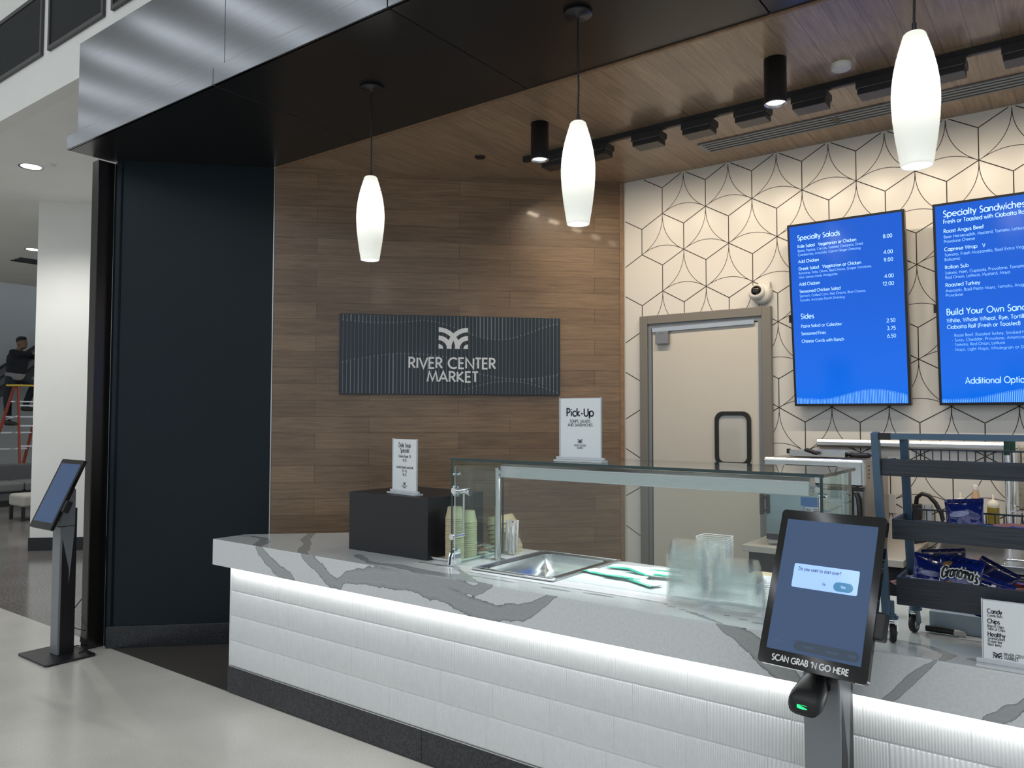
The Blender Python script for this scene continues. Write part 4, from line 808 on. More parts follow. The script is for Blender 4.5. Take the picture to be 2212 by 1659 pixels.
for i, (dx, dy, dz, rz, c) in enumerate(((-.02, -.05, .008, .4, 'rust'), (.03, -.02, .009, -.5, 'napk'), (-.03, .03, .009, 1.3, 'napk'), (.03, .06, .008, .2, 'napk'), (0, .0, .022, .9, 'rust'), (.02, .04, .024, -.9, 'napk'), (-.01, -.02, .036, 1.9, 'napk'))):
    m = packet(.055, .075, .006, 50 + i); Tm = Matrix.Translation((-2.602 + dx, 3.215 + dy, Z0 + .0075 + dz)) @ Matrix.Rotation(rz, 4, 'Z') @ Matrix.Rotation(.25 * (i % 3 - 1), 4, 'X'); m.v = [tuple(Tm @ V(p)) for p in m.v]
    m.build('cracker_packet', c, label='small crinkled %s packet in the loose heap behind the cups' % ('reddish' if c == 'rust' else 'clear'), cat='packet', group='%s packets heaped on the tray' % ('reddish' if c == 'rust' else 'clear'))
# wrapped cutlery packs scattered behind the glass
for i, (x, y, rz, dz, lb) in enumerate(((-1.815, 3.150, 1.35, .0, 'nearest the food well'), (-1.775, 3.330, 1.75, .0, 'farthest back, closest to the food well'), (-1.660, 3.235, 1.0, .012, 'lying on top in the middle of the heap'), (-1.640, 3.365, 2.0, .0, 'at the back, closest to the containers'), (-1.575, 3.085, 1.1, .0, 'closest to the customer side'), (-1.555, 3.23, 1.7, .012, 'touching the clear containers'), (-1.68, 3.12, 1.55, .006, 'between the front and middle packs'))):
    t = thing('cutlery_pack', (x, y, Z0 + .002 + dz), 'white wrapped cutlery pack with green edge, %s' % lb, 'packet', 'green edged cutlery packs on the counter', rz)
    m = packet(.062, .190, .008, 80 + i); m.v = [(p[0], p[1], p[2] + .0095) for p in m.v]; m.build('wrapper', 'wrap', t, local=True)
    m = packet(.016, .200, .004, 90 + i); m.v = [(p[0] - .032, p[1], p[2] + .0085) for p in m.v]; m.build('green_edge', 'teal', t, local=True)
# clear food containers
def tub(w, d, h, r=.02, rim=.006, up=False):
    m = MB(); lv = [(w, d, r, 0), (w, d, r, .0025), (w - 2 * rim, d - 2 * rim, r, .003), (w - 2 * rim - h * .30, d - 2 * rim - h * .30, r * 1.3, h * .93), (w - 2 * rim - h * .34, d - 2 * rim - h * .34, r * 1.3, h)]
    R = [rrect(a, b, c, 3) for a, b, c, _ in lv]; n = len(R[0]); zz = [q[3] for q in lv]
    vs = [(x, y, (h - z if up else z)) for q, z in zip(R, zz) for x, y in q]
    fs = [(k * n + i, k * n + (i + 1) % n, (k + 1) * n + (i + 1) % n, (k + 1) * n + i) for k in range(len(lv) - 1) for i in range(n)] + [tuple((len(lv) - 1) * n + i for i in range(n))]
    m.add(vs, fs, 0, False); m.m = [1 if q < 2 * n else 0 for q in range(len(fs))]; return m
def stack(name, mb, n, x, y, step, rz, lab, grp, m=('plastic', 'rim_glint'), z0=Z0 + .001):
    o0 = None
    for i in range(n):
        l = lab % ORD[n - 1 - i]; p = (x + random.uniform(-.0003, .0003), y + random.uniform(-.0003, .0003), z0 + i * step)
        if o0 is None: o0 = mb.build(name, m, label=l, cat='container', group=grp); o0.location = p; o0.rotation_euler = (0, 0, rz)
        else: dup(o0, p, (0, 0, rz + random.uniform(-.002, .002)), label=l)
stack('clear_container', tub(.160, .112, .058), 26, -1.291, 2.917, .0071, 0, 'clear food container, %s in the tallest stack behind the glass', 'clear containers in the tall front stack')
stack('clear_container', tub(.130, .118, .045, up=True), 26, -1.252, 3.090, .0077, 0, 'clear lid, %s in the stack behind the tall one', 'clear lids in the rear stack')
stack('clear_container', tub(.188, .130, .078), 16, -1.094, 2.928, .0068, 0, 'wide clear bowl, %s in the low stack beside the kiosk', 'clear bowls in the low stack')
cp = MB(); cp.lathe([(.036, 0), (.037, .001), (.0365, .003), (.028, .044), (0, .045)], 24)
stack('clear_cup', cp, 10, -.945, 2.872, .0082, 0, 'small clear cup, %s in the stack half hidden by the kiosk', 'clear sauce cups beside the kiosk')
m = MB(); m.box(-1.20, -1.09, 3.33, 3.42, Z0 + .0006, Z0 + .05); m.box(-1.193, -1.097, 3.337, 3.413, Z0 + .05, Z0 + .052, 1); m.build('napkin_box', ['sanit', 'kraft'], label='low white box of tan napkins behind the clear bowls', cat='box', bevel=.002)

# ---------------------------------------------------------------- self-order kiosks
def kiosk(loc, rz, label, near):
    t = thing('self_order_kiosk', loc, label, 'kiosk', None, rz)
    MB().prism(rrect(.43, .32, .02, 4, 0, -.012), .004, .015).build('base_plate', 'black_m', t, local=True, bevel=.002)
    f = MB()
    for x, y in ((-.18, -.14), (.18, -.14), (-.18, .14), (.18, .14)): f.lathe([(.015, 0), (.015, .004)], 14, T=Matrix.Translation((x, y, 0)))
    f.build('foot_pad', 'rubber', t, local=True)
    MB().box(-.05, .056, -.02, .072, .015, .99).build('inner_column', 'black', t, local=True)
    # tapering silver shell
    m = MB()
    def ring(z, yb, hw): return [(-hw, -.036, z), (hw, -.036, z), (hw + .003, yb, z), (-hw - .003, yb, z)]
    vs = ring(.015, -.006, .050) + ring(.87, .060, .056); m.add(vs, [(3, 2, 1, 0), (4, 5, 6, 7)] + [(i, (i + 1) % 4, 4 + (i + 1) % 4, 4 + i) for i in range(4)]); m.build('lower_shell', 'silver', t, local=True, bevel=.004)
    m = MB(); vs = ring(.873, .060, .056) + [(-.056, .000, 1.10), (.056, .000, 1.10), (.059, .060, 1.12), (-.059, .060, 1.12)]; m.add(vs, [(3, 2, 1, 0), (4, 5, 6, 7)] + [(i, (i + 1) % 4, 4 + (i + 1) % 4, 4 + i) for i in range(4)]); m.build('upper_shell', 'silver', t, local=True, bevel=.004)
    tilt = radians(24.5); R = V((1, 0, 0)); U = V((0, sin(tilt), cos(tilt))); N = R.cross(U); c = V((.010, -.045, 1.094)); w_, h_ = .324, .490
    T = frameT(c, R, U); hd = thing('screen_head', (0, 0, 0)); hd.parent = t
    MB().prism(rrect(w_, h_, .012, 4), -.022, 0, 0, T).build('housing', 'black_gl', hd, local=True, bevel=.002)
    s = MB(); sy = .0185; s.add([(-.140, -.218 + sy, .0006), (.140, -.218 + sy, .0006), (.140, .214, .0006), (-.140, .214, .0006)], [(0, 1, 2, 3)], 0, False, T); s.build('screen', 'screenb', hd, local=True)
    m = MB(); m.box(-.05, .05, -.07, .07, -.075, -.022, 0, T); m.build('mount', 'black', hd, local=True)
    m = MB(); m.box(.146, .187, -.115, -.035, -.048, -.004, 0, T); m.build('card_reader', 'black', hd, local=True, bevel=.006)
    if near:
        d = MB(); d.prism(rrect(.198, .075, .005, 3, .005, .035), .0008, .0012, 0, T); d.build('dialog_box', 'screend', hd, local=True)
        d = MB(); d.prism(rrect(.058, .028, .014, 6, .062, .017), .0013, .0016, 0, T); d.build('yes_button', 'screenk', hd, local=True)
        d = MB(); text(d, 'Do you want to start over?', T, -.079, .052, .0105, .14, .130, 'l', .0018); d.build('dialog_text', 'screeni', hd, local=True); d = MB(); text(d, 'No', T, .005, .0145, .0085, .14, .010, 'c', .0018); d.build('no_button', 'screeni', hd, local=True)
        d = MB(); text(d, 'Yes', T, .062, .0135, .0085, .14, .0145, 'c', .0020); d.build('button_text', 'screenw', hd, local=True)
        d = MB(); d.prism(rrect(.192, .030, .015, 6, .038, -.176), .0008, .0011, 0, T); d.build('bottom_bar', 'screenn', hd, local=True)
        d = MB(); text(d, 'Start over', T, -.118, -.175, .007, .12, .028, 'l', .0012); text(d, 'Search', T, -.028, -.179, .007, .12, .03, 'l', .0014); text(d, 'Checkout', T, .04, -.180, .007, .12, .034, 'l', .0014); text(d, '$0.00', T, .105, -.180, .007, .12, .018, 'l', .0014); d.build('faint_text', 'screenm', hd, local=True)
        d = MB(); text(d, "SCAN GRAB 'N GO HERE", T, -.004, -.231, .0165, .21, .228, 'c', .0012); d.build('lettering', 'sign_w', hd, local=True)
    return t, hd, T
t, hd, T = kiosk((-.668, 2.518, 0), radians(-6.2), 'large self-order kiosk standing in front of the counter with dark blue screen', True)
s = thing('barcode_scanner', (0, -.125, .79)); s.parent = t
m = MB(); vs = []; prof = []
for k, (y, hw, z0, z1) in enumerate(((-.055, .030, -.030, .004), (-.048, .044, -.040, .018), (-.02, .047, -.040, .034), (.02, .043, -.030, .052), (.06, .034, -.018, .064), (.09, .026, -.004, .062))):
    n = 16
    for i in range(n):
        a = 2 * pi * i / n; vs.append((hw * (abs(cos(a)) ** .6) * (1 if cos(a) > 0 else -1), y, (z0 + z1) / 2 + (z1 - z0) / 2 * (abs(sin(a)) ** .6) * (1 if sin(a) > 0 else -1)))
m.add(vs, [(k * 16 + i, k * 16 + (i + 1) % 16, (k + 1) * 16 + (i + 1) % 16, (k + 1) * 16 + i) for k in range(5) for i in range(16)] + [tuple(range(16))[::-1], tuple(80 + i for i in range(16))], 0, True); m.build('scanner_body', 'black', s, local=True)
m = MB(); m.tube([(.026, .05, .03), (.030, .10, .045), (.02, .125, .06)], .020, 12); m.build('scanner_neck', 'rubber', s, local=True)
m = MB(); m.add([(.024 * cos(a), -.0575 + abs(cos(a)) * .004, -.012 + .006 * sin(a)) for a in [2 * pi * i / 20 for i in range(20)]], [tuple(range(20))]); m.build('green_light', 'green', s, local=True)
t, hd, T = kiosk((-5.622, 2.425, 0), 0, 'slim grey self-order kiosk beside the black post, seen from the side', False)
m = MB(); m.tube([(-5.66, 2.70, .40), (-5.74, 2.64, .35), (-5.79, 2.58, .24), (-5.77, 2.55, .17), (-5.68, 2.56, .14), (-5.60, 2.585, .135)], .0035, 7); m.tube([(-5.70, 2.70, .34), (-5.72, 2.66, .24), (-5.71, 2.62, .15), (-5.695, 2.60, .08), (-5.66, 2.58, .05)], .0035, 7)
m.tube([(-5.50, 2.50, .020), (-5.52, 2.56, .024), (-5.58, 2.585, .024), (-5.68, 2.57, .022), (-5.66, 2.52, .020), (-5.52, 2.47, .020)], .0035, 7)
m.build('power_cable', 'cord', t)

# ---------------------------------------------------------------- snack cart on the counter
ck = thing('snack_cart', (-.10, 2.86, .89), 'blue-grey three-tier snack cart on casters standing on the counter', 'cart')
XL, XE = -.537, .36
def ph_(z): return 2.775 - (z - .95) * .13      # front posts lean towards the customer side
def pb_(z): return 2.965 - (z - .95) * .12
for sx, xb in ((0, 0), (1, .905)):
    m = MB(); m.bar((XL - .003 + xb, ph_(.985) - .006, .985), (XL - .012 + xb, ph_(1.572) - .006, 1.572), .022, .034, 0, (0, 1, 0)); m.build('front_post', 'rack', ck, bevel=.0015)
    m = MB(); m.bar((XL + .042 + xb, pb_(.985), .985), (XL + .036 + xb, pb_(1.556), 1.556), .026, .018, 0, (0, 1, 0)); m.build('back_post', 'rack', ck, bevel=.0015)
    m = MB(); m.bar((XL - .008 + xb, ph_(1.56) + .01, 1.560), (XL + .032 + xb, pb_(1.56), 1.555), .020, .020); m.build('side_rail', 'rack', ck)
MB().bar((XL + .0, ph_(1.56) - .008, 1.5605), (XE, ph_(1.56) - .008, 1.5605), .018, .019).build('top_rail', 'rack', ck, bevel=.001)
m = MB(); m.bar((XL + .0005, ph_(1.56) - .009, 1.560), (XL + .034, ph_(1.56) - .009, 1.560), .0205, .0215); m.build('rail_sleeve', 'black', ck)
for k, (z0, z1, yf) in enumerate(((1.434, 1.488, 2.707), (1.231, 1.294, 2.742), (1.018, 1.106, 2.772))):
    x0 = XL + .002 + (.0, .022, .026)[k]
    sh = MB().box(x0, XE, yf - .008, yf + .004, z0, z1).build('front_board', 'rackw', ck, bevel=.001)
    for x in (x0, XE - .01): MB().box(x, x + .010, yf + .004, yf + .185, z0 + .002, z1 - (.0 if k else .006)).build('side_board', 'rackw', ck)
    MB().box(x0 + .01, XE - .01, yf + .004, yf + .19, z0 + .006, z0 + .014).build('shelf_tray', 'rack', ck)
    yb, zt = yf + .188, z1 + (.026, .016, .001)[k]; m = MB(); zb = z0 + .012; xl = x0 + .030
    m.tube([(xl, yb, zb), (xl, yb, zt - .014), (xl + .004, yb, zt - .004), (xl + .014, yb, zt), (XE - .014, yb, zt), (XE - .004, yb, zt - .004), (XE, yb, zt - .014), (XE, yb, zb)], .0030, 7)
    m.tube([(xl, yb, (zb + zt) / 2 - .004), (XE, yb, (zb + zt) / 2 - .004)], .0020, 6)
    x = xl + .040
    while x < XE - .01: m.tube([(x, yb + .002, zb), (x, yb + .002, zt)], .0019, 6); x += .0245
    m.build('wire_back', 'wire', ck)
for x, y, rz in ((XL + .010, 2.785, .3), (XL + .046, 2.960, -.2), (.31, 2.785, .4), (.35, 2.960, .1)):
    c = thing('caster', (x, y, .89), rz=rz); c.parent = ck; c.location = (x + .10, y - 2.86, 0)
    m = MB(); m.tube([(0, .012, .062), (0, .012, .13)], .0085, 12); m.tube([(0, .012, .074), (0, .012, .081)], .020, 18); m.tube([(0, .012, .081), (0, .012, .088)], .014, 16); m.build('stem', 'rack', c, local=True)
    m = MB()
    for s in (-1, 1): m.prism([(.024, .030), (.012, .074), (-.018, .074), (-.020, .040), (-.006, .024)], -.0015 + s * .0125, .0015 + s * .0125, 0, Matrix(((0, 0, 1, 0), (1, 0, 0, 0), (0, 1, 0, 0), (0, 0, 0, 1))))
    m.box(-.014, .014, -.018, .022, .070, .075); m.build('fork', 'chrome', c, local=True, bevel=.001)
    m = MB(); Tm = Matrix.Translation((0, -.002, .030)) @ Matrix.Rotation(pi / 2, 4, 'Y'); m.lathe([(.010, -.0095), (.026, -.0095), (.0295, -.006), (.0295, .006), (.026, .0095), (.010, .0095)], 28, 0, Tm); m.build('wheel', 'rubber', c, local=True)
    m = MB(); m.lathe([(0, -.0112), (.016, -.0112), (.018, -.0095)], 20, 0, Tm); m.lathe([(.018, .0095), (.016, .0112), (0, .0112)], 20, 0, Tm); m.build('hub', 'alu', c, local=True)
def pillow(u, v, th): return th * max(0, 1 - u * u) ** .6 * max(0, 1 - abs(v) ** 3.2) + .0008
def bag(loc, eul, w, h, th, m_, label, seed, art=None, group=None, cat='snack bag'):
    t = thing('snack_bag', loc, label, cat, group); t.rotation_euler = eul; r = random.Random(seed); m = MB(); nx, ny = 14, 18
    ph1, ph2 = r.uniform(0, 6), r.uniform(0, 6)
    def wr(u, v): return .0022 * sin(7 * u + ph1 + 3 * v) * sin(5 * v + ph2) + .0016 * sin(15 * v * u + ph1)
    for s in (1, -1):
        for j in range(ny + 1):
            for i in range(nx + 1):
                u, v = i / nx * 2 - 1, j / ny * 2 - 1; e = pillow(u, v, th); m.v.append((u * w / 2 * (1 - .05 * (1 - v * v)), v * h / 2, s * (e + (wr(u, v) if s > 0 else 0) * min(1, e / .008))))
    k = (nx + 1) * (ny + 1)
    for s in (0, 1):
        for j in range(ny):
            for i in range(nx): a = s * k + j * (nx + 1) + i; q = [a, a + 1, a + nx + 2, a + nx + 1]; m.f.append(q if s == 0 else q[::-1]); m.m.append(0); m.sm.append(True)
    bd = [i for i in range(nx + 1)] + [j * (nx + 1) + nx for j in range(1, ny + 1)] + [ny * (nx + 1) + i for i in range(nx - 1, -1, -1)] + [j * (nx + 1) for j in range(ny - 1, 0, -1)]
    for a, b in zip(bd, bd[1:] + bd[:1]): m.f.append([b, a, a + k, b + k]); m.m.append(0); m.sm.append(False)
    m.build('wrapper', m_, t, local=True)
    m = MB()
    for s in (-1, 1):
        for i in range(12): x0, x1 = -w / 2 + w * i / 12, -w / 2 + w * (i + 1) / 12; z = .0012 * (1 if i % 2 else -1); m.add([(x0, s * h / 2, z), (x1, s * h / 2, -z), (x1, s * (h / 2 + .010), -z), (x0, s * (h / 2 + .010), z)], [(0, 1, 2, 3)])
    m.build('crimped_end', m_, t, local=True)
    def lay(mb, up):
        mb.v = [(x, y, pillow(2 * x / w, 2 * y / h, th) + max(0, wr(2 * x / w, 2 * y / h)) + z + up) for x, y, z in mb.v]
    if art: art(t, lay, w, h)
    return t
def ell(mb, cx, cy, rx, ry, rot=0, n=18, jit=0, rr=None):
    vs = [(cx, cy, 0)]
    for i in range(n):
        a = 2 * pi * i / n; k = 1 + (rr.uniform(-jit, jit) if rr else 0); x, y = rx * k * cos(a), ry * k * sin(a); vs.append((cx + x * cos(rot) - y * sin(rot), cy + x * sin(rot) + y * cos(rot), 0))
    mb.add(vs, [(0, 1 + i, 1 + (i + 1) % n) for i in range(n)])
def grandma(word):
    def art(t, lay, w, h):
        I4 = Matrix.Identity(4); rr = random.Random(4)
        m = MB(); ell(m, 0, .026, w * .40, .020, .05); lay(m, .0008); m.build('emblem_patch', 'navyb', t, local=True)
        m = MB(); text(m, word, I4, 0, .006, .036, .36, w * .80, 'c', 0, slant=.12, curve=-3.2); lay(m, .0014); m.build('lettering_outline', 'sign_w', t, local=True)
        m = MB(); text(m, word, I4, 0, .006, .036, .17, w * .80, 'c', 0, slant=.12, curve=-3.2); lay(m, .0019); m.build('lettering', 'black', t, local=True)
        m = MB(); ell(m, -.030, -.030, .027, .017, .75, 16, .12, rr); ell(m, .034, -.030, .026, .017, -.6, 16, .12, rr); ell(m, -.038, .048, .014, .010, .4, 12, .15, rr); lay(m, .0013); m.build('cookie_picture', 'cookie', t, local=True)
        m = MB(); rect(m, I4, -.05, -.01, -.062, -.056, 0); lay(m, .0014); m.build('white_flash', 'sign_w', t, local=True)
    return art
def star(t, lay, w, h):
    m = MB(); ell(m, -.01, .012, w * .26, .010, .1); lay(m, .001); m.build('pale_flash', 'lilac', t, local=True)
bag((-.340, 2.838, 1.100), (radians(62), radians(4), radians(-3)), .126, .140, .020, 'blue', 'front blue cookie bag with white-edged lettering and two cookies on the lower tier', 1, grandma("Grandma's"), 'blue snack bags on the lower tier')
bag((-.425, 2.880, 1.090), (radians(66), radians(14), radians(24)), .118, .135, .018, 'blue', 'plain blue snack bag leaning at the left end of the lower tier', 2, star, 'blue snack bags on the lower tier')
bag((-.385, 2.918, 1.118), (radians(50), radians(-6), radians(12)), .130, .140, .014, 'navyb', 'dark blue snack bag at the back of the pile on the lower tier', 3, None, 'blue snack bags on the lower tier')
bag((-.272, 2.895, 1.090), (radians(55), radians(22), radians(-24)), .128, .135, .018, 'navyb', 'dark blue snack bag sloping down to the right behind the lettered ones', 4, star, 'blue snack bags on the lower tier')
bag((-.268, 2.830, 1.062), (radians(50), radians(14), radians(-12)), .120, .120, .015, 'blue', 'blue cookie bag with slanted lettering lying low beside the red wrappers', 5, grandma("Grandma's"), 'blue snack bags on the lower tier')
bag((-.322, 2.845, 1.298), (radians(72), radians(-6), radians(-6)), .112, .110, .020, 'blue', 'crumpled blue snack bag standing on the middle tier', 6, star)
bag((-.290, 2.830, 1.262), (radians(20), radians(3), radians(4)), .150, .110, .010, 'navyb', 'dark blue snack bag lying flat under the crumpled one on the middle tier', 7)
for i, (x, y, z, rz, c, nm) in enumerate(((-.215, 2.825, 1.277, .3, 'lilac', 'pale blue'), (-.165, 2.815, 1.280, -.2, 'blue', 'bright blue'), (-.19, 2.86, 1.283, .1, 'pink', 'pink'), (-.10, 2.83, 1.28, .5, 'lite', 'white'))):
    m = packet(.035, .110, .008, 120 + i); Tm = Matrix.Translation((x, y, z)) @ Matrix.Rotation(rz + 1.4, 4, 'Z'); m.v = [tuple(Tm @ V(p)) for p in m.v]; m.build('candy_bar', c, label='small %s candy wrapper at the right of the middle tier' % nm, cat='candy bar', group='%s wrappers on the middle tier' % nm)
for i, (x, y, z, rz, c, nm) in enumerate(((-.475, 2.815, 1.080, .05, 'pink', 'pink and white candy bar behind the front board at the left end'), (-.455, 2.845, 1.083, .12, 'lite', 'white candy bar behind the pink one at the left end'), (-.455, 2.872, 1.088, -.1, 'lilac', 'lilac candy bar at the left end below the blue bags'))):
    m = packet(.038, .120, .010, 140 + i); Tm = Matrix.Translation((x, y, z)) @ Matrix.Rotation(rz + pi / 2, 4, 'Z') @ Matrix.Rotation(.25, 4, 'Y'); m.v = [tuple(Tm @ V(p)) for p in m.v]; m.build('candy_bar', c, label='%s' % nm, cat='candy bar')
for i, (x, y, z, c, nm) in enumerate(((-.135, 2.91, 1.096, 'red', 'rearmost'), (-.140, 2.872, 1.086, 'red', 'middle'), (-.135, 2.834, 1.076, 'red', 'front'))):
    m = packet(.042, .160, .011, 150 + i); Tm = Matrix.Translation((x, y, z)) @ Matrix.Rotation(pi / 2, 4, 'Z') @ Matrix.Rotation(.2, 4, 'Y'); m.v = [tuple(Tm @ V(p)) for p in m.v]; m.build('candy_bar', c, label='dark red candy wrapper, %s of the row right of the blue bags' % nm, cat='candy bar', group='red candy wrappers on the lower tier')
m = packet(.030, .130, .008, 160); Tm = Matrix.Translation((-.19, 2.797, 1.088)) @ Matrix.Rotation(pi / 2 + .05, 4, 'Z'); m.v = [tuple(Tm @ V(p)) for p in m.v]; m.build('candy_bar', 'lilac', label='shiny pale lilac wrapper in front of the red candy wrappers', cat='candy bar')
# behind and under the cart
m = MB().box(-.455, -.05, 3.02, 3.30, .8906, .955); m.build('carton', 'carton', label='long pale blue carton lying on the counter under the snack cart', cat='box', bevel=.002)
t = thing('slicer_knife', (-.46, 2.985, .891), 'black-handled tool with ivory tip lying under the snack cart', 'utensil', None, -.06)
m = MB(); m.tube([(0, 0, .012), (.03, 0, .014), (.07, .002, .013), (.085, .002, .012)], [.010, .012, .010, .009], 12); m.build('handle', 'black', t, local=True)
m = MB(); m.tube([(.085, .002, .012), (.095, .002, .011), (.112, .002, .010), (.120, .002, .009)], [.009, .011, .010, .004], 12); m.build('tip', 'knifew', t, local=True)
MB().box(-.36, -.12, 2.955, 3.010, .8906, .8925).build('paper_liner', 'sanit', label='white perforated paper strip lying in front of the carton under the cart', cat='paper')

# ---------------------------------------------------------------- back counter and kitchen equipment
bc = thing('back_counter', (-1.23, 4.95, 0), 'back counter with pale laminate top and black cabinet under the oven', 'counter')
MB().box(-1.672, -.80, 4.545, 5.338, .823, .862).build('worktop', 'coun2', bc, bevel=.003)
MB().box(-1.645, -.82, 4.585, 5.335, .0, .823).build('cabinet', 'cabd', bc)
for x0, x1 in ((-1.62, -1.25), (-1.23, -.84)):
    d = MB(); d.prism(rrect(x1 - x0, .60, .02, 4, (x0 + x1) / 2, .48), 0, .018, 0, Matrix(((1, 0, 0, 0), (0, 0, -1, 4.584), (0, 1, 0, 0), (0, 0, 0, 1)))); d.build('cabinet_door', 'black_m', bc, bevel=.003)
ov = thing('countertop_oven', (-1.28, 4.95, .862), 'stainless countertop oven with black control strip on the back counter', 'oven')
MB().box(-1.556, -1.000, 4.64, 5.25, .905, 1.380).build('body', 'oside', ov, bevel=.01)
MB().box(-1.560, -1.000, 4.600, 4.66, 1.228, 1.384).build('hood', 'steel', ov, bevel=.016, seg=3)
MB().box(-1.556, -1.006, 4.608, 4.645, 1.212, 1.228).build('vent_gap', 'black', ov)
dmb = MB().box(-1.553, -1.065, 4.612, 4.642, .930, 1.210); od = dmb.build('oven_door', 'ofront', ov, bevel=.006)
MB().box(-1.060, -1.008, 4.612, 4.642, .930, 1.210).build('side_panel', 'steel_d', ov, bevel=.004)
m = MB(); m.tube([(-1.045, 4.60, 1.20), (-1.030, 4.585, 1.17), (-1.024, 4.58, 1.10), (-1.024, 4.58, .99), (-1.03, 4.59, .95)], .010, 10); m.build('right_handle', 'black', ov)
m = MB(); m.box(-1.573, -1.553, 4.57, 4.60, 1.045, 1.165); m.box(-1.573, -1.548, 4.595, 4.612, 1.06, 1.075); m.box(-1.573, -1.548, 4.595, 4.612, 1.135, 1.15); m.box(-1.545, -1.525, 4.603, 4.613, 1.05, 1.16); m.build('left_handle', 'black', od, bevel=.003)
MB().box(-1.548, -1.012, 4.614, 4.65, .900, .928).build('bottom_gap', 'black', ov)
f = MB()
for x, y in ((-1.51, 4.70), (-1.05, 4.70), (-1.51, 5.18), (-1.05, 5.18)): f.box(x - .045, x + .045, y - .06, y + .06, .8625, .905)
f.build('foot', 'alu', ov, bevel=.012)
T = frameT((-1.28, 4.5992, 1.305), (1, 0, 0), (0, 0, 1)); m = MB(); m.prism(rrect(.292, .056, .007, 3, -.005, .012), -.002, .0015, 0, T); cs = m.build('control_panel', 'black_gl', ov)
m = MB(); rect(m, T, -.04, .0, -.002, .004, .002); rect(m, T, .01, .022, -.001, .005, .002); m.build('status_light', 'screenk', cs)
m = MB(); rect(m, T, -.276, -.185, .014, .038, .001); lb = m.build('asset_label', 'lite', ov); m = MB(); text(m, 'RC-12', T, -.230, .019, .014, .14, .062, 'c', .0016); m.build('label_text', 'ink', lb)
T = frameT((-1.28, 4.6112, 1.075), (1, 0, 0), (0, 0, 1)); m = MB(); rect(m, T, -.066, .068, .035, .085, .001); rect(m, T, -.05, .058, -.035, .035, .001); sk = m.build('service_sticker', 'blueb', ov)
m = MB(); rect(m, T, -.046, .054, -.012, .030, .0016); m.build('sticker_panel', 'lite', sk); m = MB()
text(m, 'Filter', T, -.038, .006, .014, .13, .03, 'l', .002)
for y in (.014, .004, -.006): rect(m, T, .004, .048, y, y + .004, .002)
m.build('sticker_text', 'ink', sk)
v = MB()
for i in range(4):
    for j in range(2): v.box(-.9995, -.9985, 4.70 + j * .03, 4.712 + j * .03, 1.275 + i * .022, 1.283 + i * .022)
v.build('side_vent', 'black', ov)
p = thing('sheet_pan', (-1.30, 4.86, 1.3845), 'shallow steel pan with a black handle on top of the oven', 'pan')
m = MB(); m.box(-1.455, -1.135, 4.76, 4.96, 1.3846, 1.423); m.build('pan_body', 'steel', p, bevel=.004)
m = MB(); m.box(-1.472, -1.455, 4.765, 4.80, 1.40, 1.430); m.build('pan_grip', 'black', p, bevel=.004)
m = MB(); m.tube([(-1.352, 4.735, 1.428), (-1.33, 4.728, 1.424), (-1.29, 4.722, 1.410), (-1.278, 4.722, 1.405)], [.011, .013, .012, .009], 12); m.build('pan_handle', 'black', p)
m = MB(); m.lathe([(0, .001), (.055, .001), (.066, .012), (.060, .024), (.05, .028), (0, .024)], 14, T=Matrix.Translation((-1.072, 4.84, 1.3845)) @ Matrix.Diagonal((1, .8, 1, 1))); m.build('oven_mitt', 'black', label='crumpled black cloth on top of the oven beside the steel pan', cat='cloth')
for x0, x1, lb in ((-1.436, -.925, 'aluminium ticket rail on the tile wall above the oven'), (-.886, -.378, 'aluminium ticket rail on the tile wall behind the snack cart')):
    m = MB(); pr = [(5.338, 1.428), (5.300, 1.428), (5.292, 1.440), (5.292, 1.460), (5.304, 1.476), (5.338, 1.478)]; vs = [(x, a, c) for x in (x0, x1) for a, c in pr]
    m.add(vs, [(0, 1, 2, 3, 4, 5), (11, 10, 9, 8, 7, 6)] + [(i, 6 + i, 6 + (i + 1) % 6, (i + 1) % 6) for i in range(6)]); m.build('ticket_rail', 'alu', label=lb, cat='rail', group='ticket rails on the tile wall')
o = thing('wall_outlet', (-.82, 5.338, 1.04), 'metal wall outlet box with a large black plug behind the cart', 'outlet')
MB().box(-.815, -.772, 5.30, 5.338, .99, 1.09).build('box', 'alu', o, bevel=.003); MB().box(-.88, -.815, 5.335, 5.3385, .985, 1.095).build('cover_plate', 'cream', o)
pc = thing('power_lead', (-.80, 5.25, .8), 'thick black power cord looping from the wall outlet behind the cart', 'cable')
MB().box(-.872, -.822, 5.245, 5.30, 1.0, 1.095).build('plug', 'black', pc, bevel=.006)
m = MB(); m.tube([(-.853, 5.27, 1.09), (-.845, 5.26, 1.135), (-.815, 5.25, 1.160), (-.78, 5.25, 1.150), (-.745, 5.25, 1.11), (-.715, 5.25, 1.05), (-.700, 5.25, .98), (-.72, 5.24, .92), (-.80, 5.22, .885), (-.86, 5.21, .868), (-.83, 5.20, .84), (-.785, 5.20, .79), (-.76, 5.2, .70), (-.76, 5.2, .5)], .0125, 10); m.build('cord', 'cord', pc)
m = MB(); m.box(-1.02, -.975, 5.332, 5.3385, 1.02, 1.14); m.build('switch_plate', 'cream', label='plain cream wall plate between the oven and the cart', cat='wall plate', bevel=.003)
pt = thing('prep_table', (-.05, 4.8, 0), 'stainless refrigerated prep table with sloping lid behind the cart', 'prep table')
MB().box(-.70, .60, 4.47, 5.25, .08, .80).build('cabinet', 'oside', pt, bevel=.006); MB().box(-.725, .62, 4.40, 5.25, .80, .855).build('work_board', 'steel_d', pt, bevel=.003)
m = MB(); pr = [(4.50, .860), (4.50, .897), (4.92, .965), (5.15, .965), (5.15, .860)]; vs = [(x, a, c) for x in (-.668, .60) for a, c in pr]
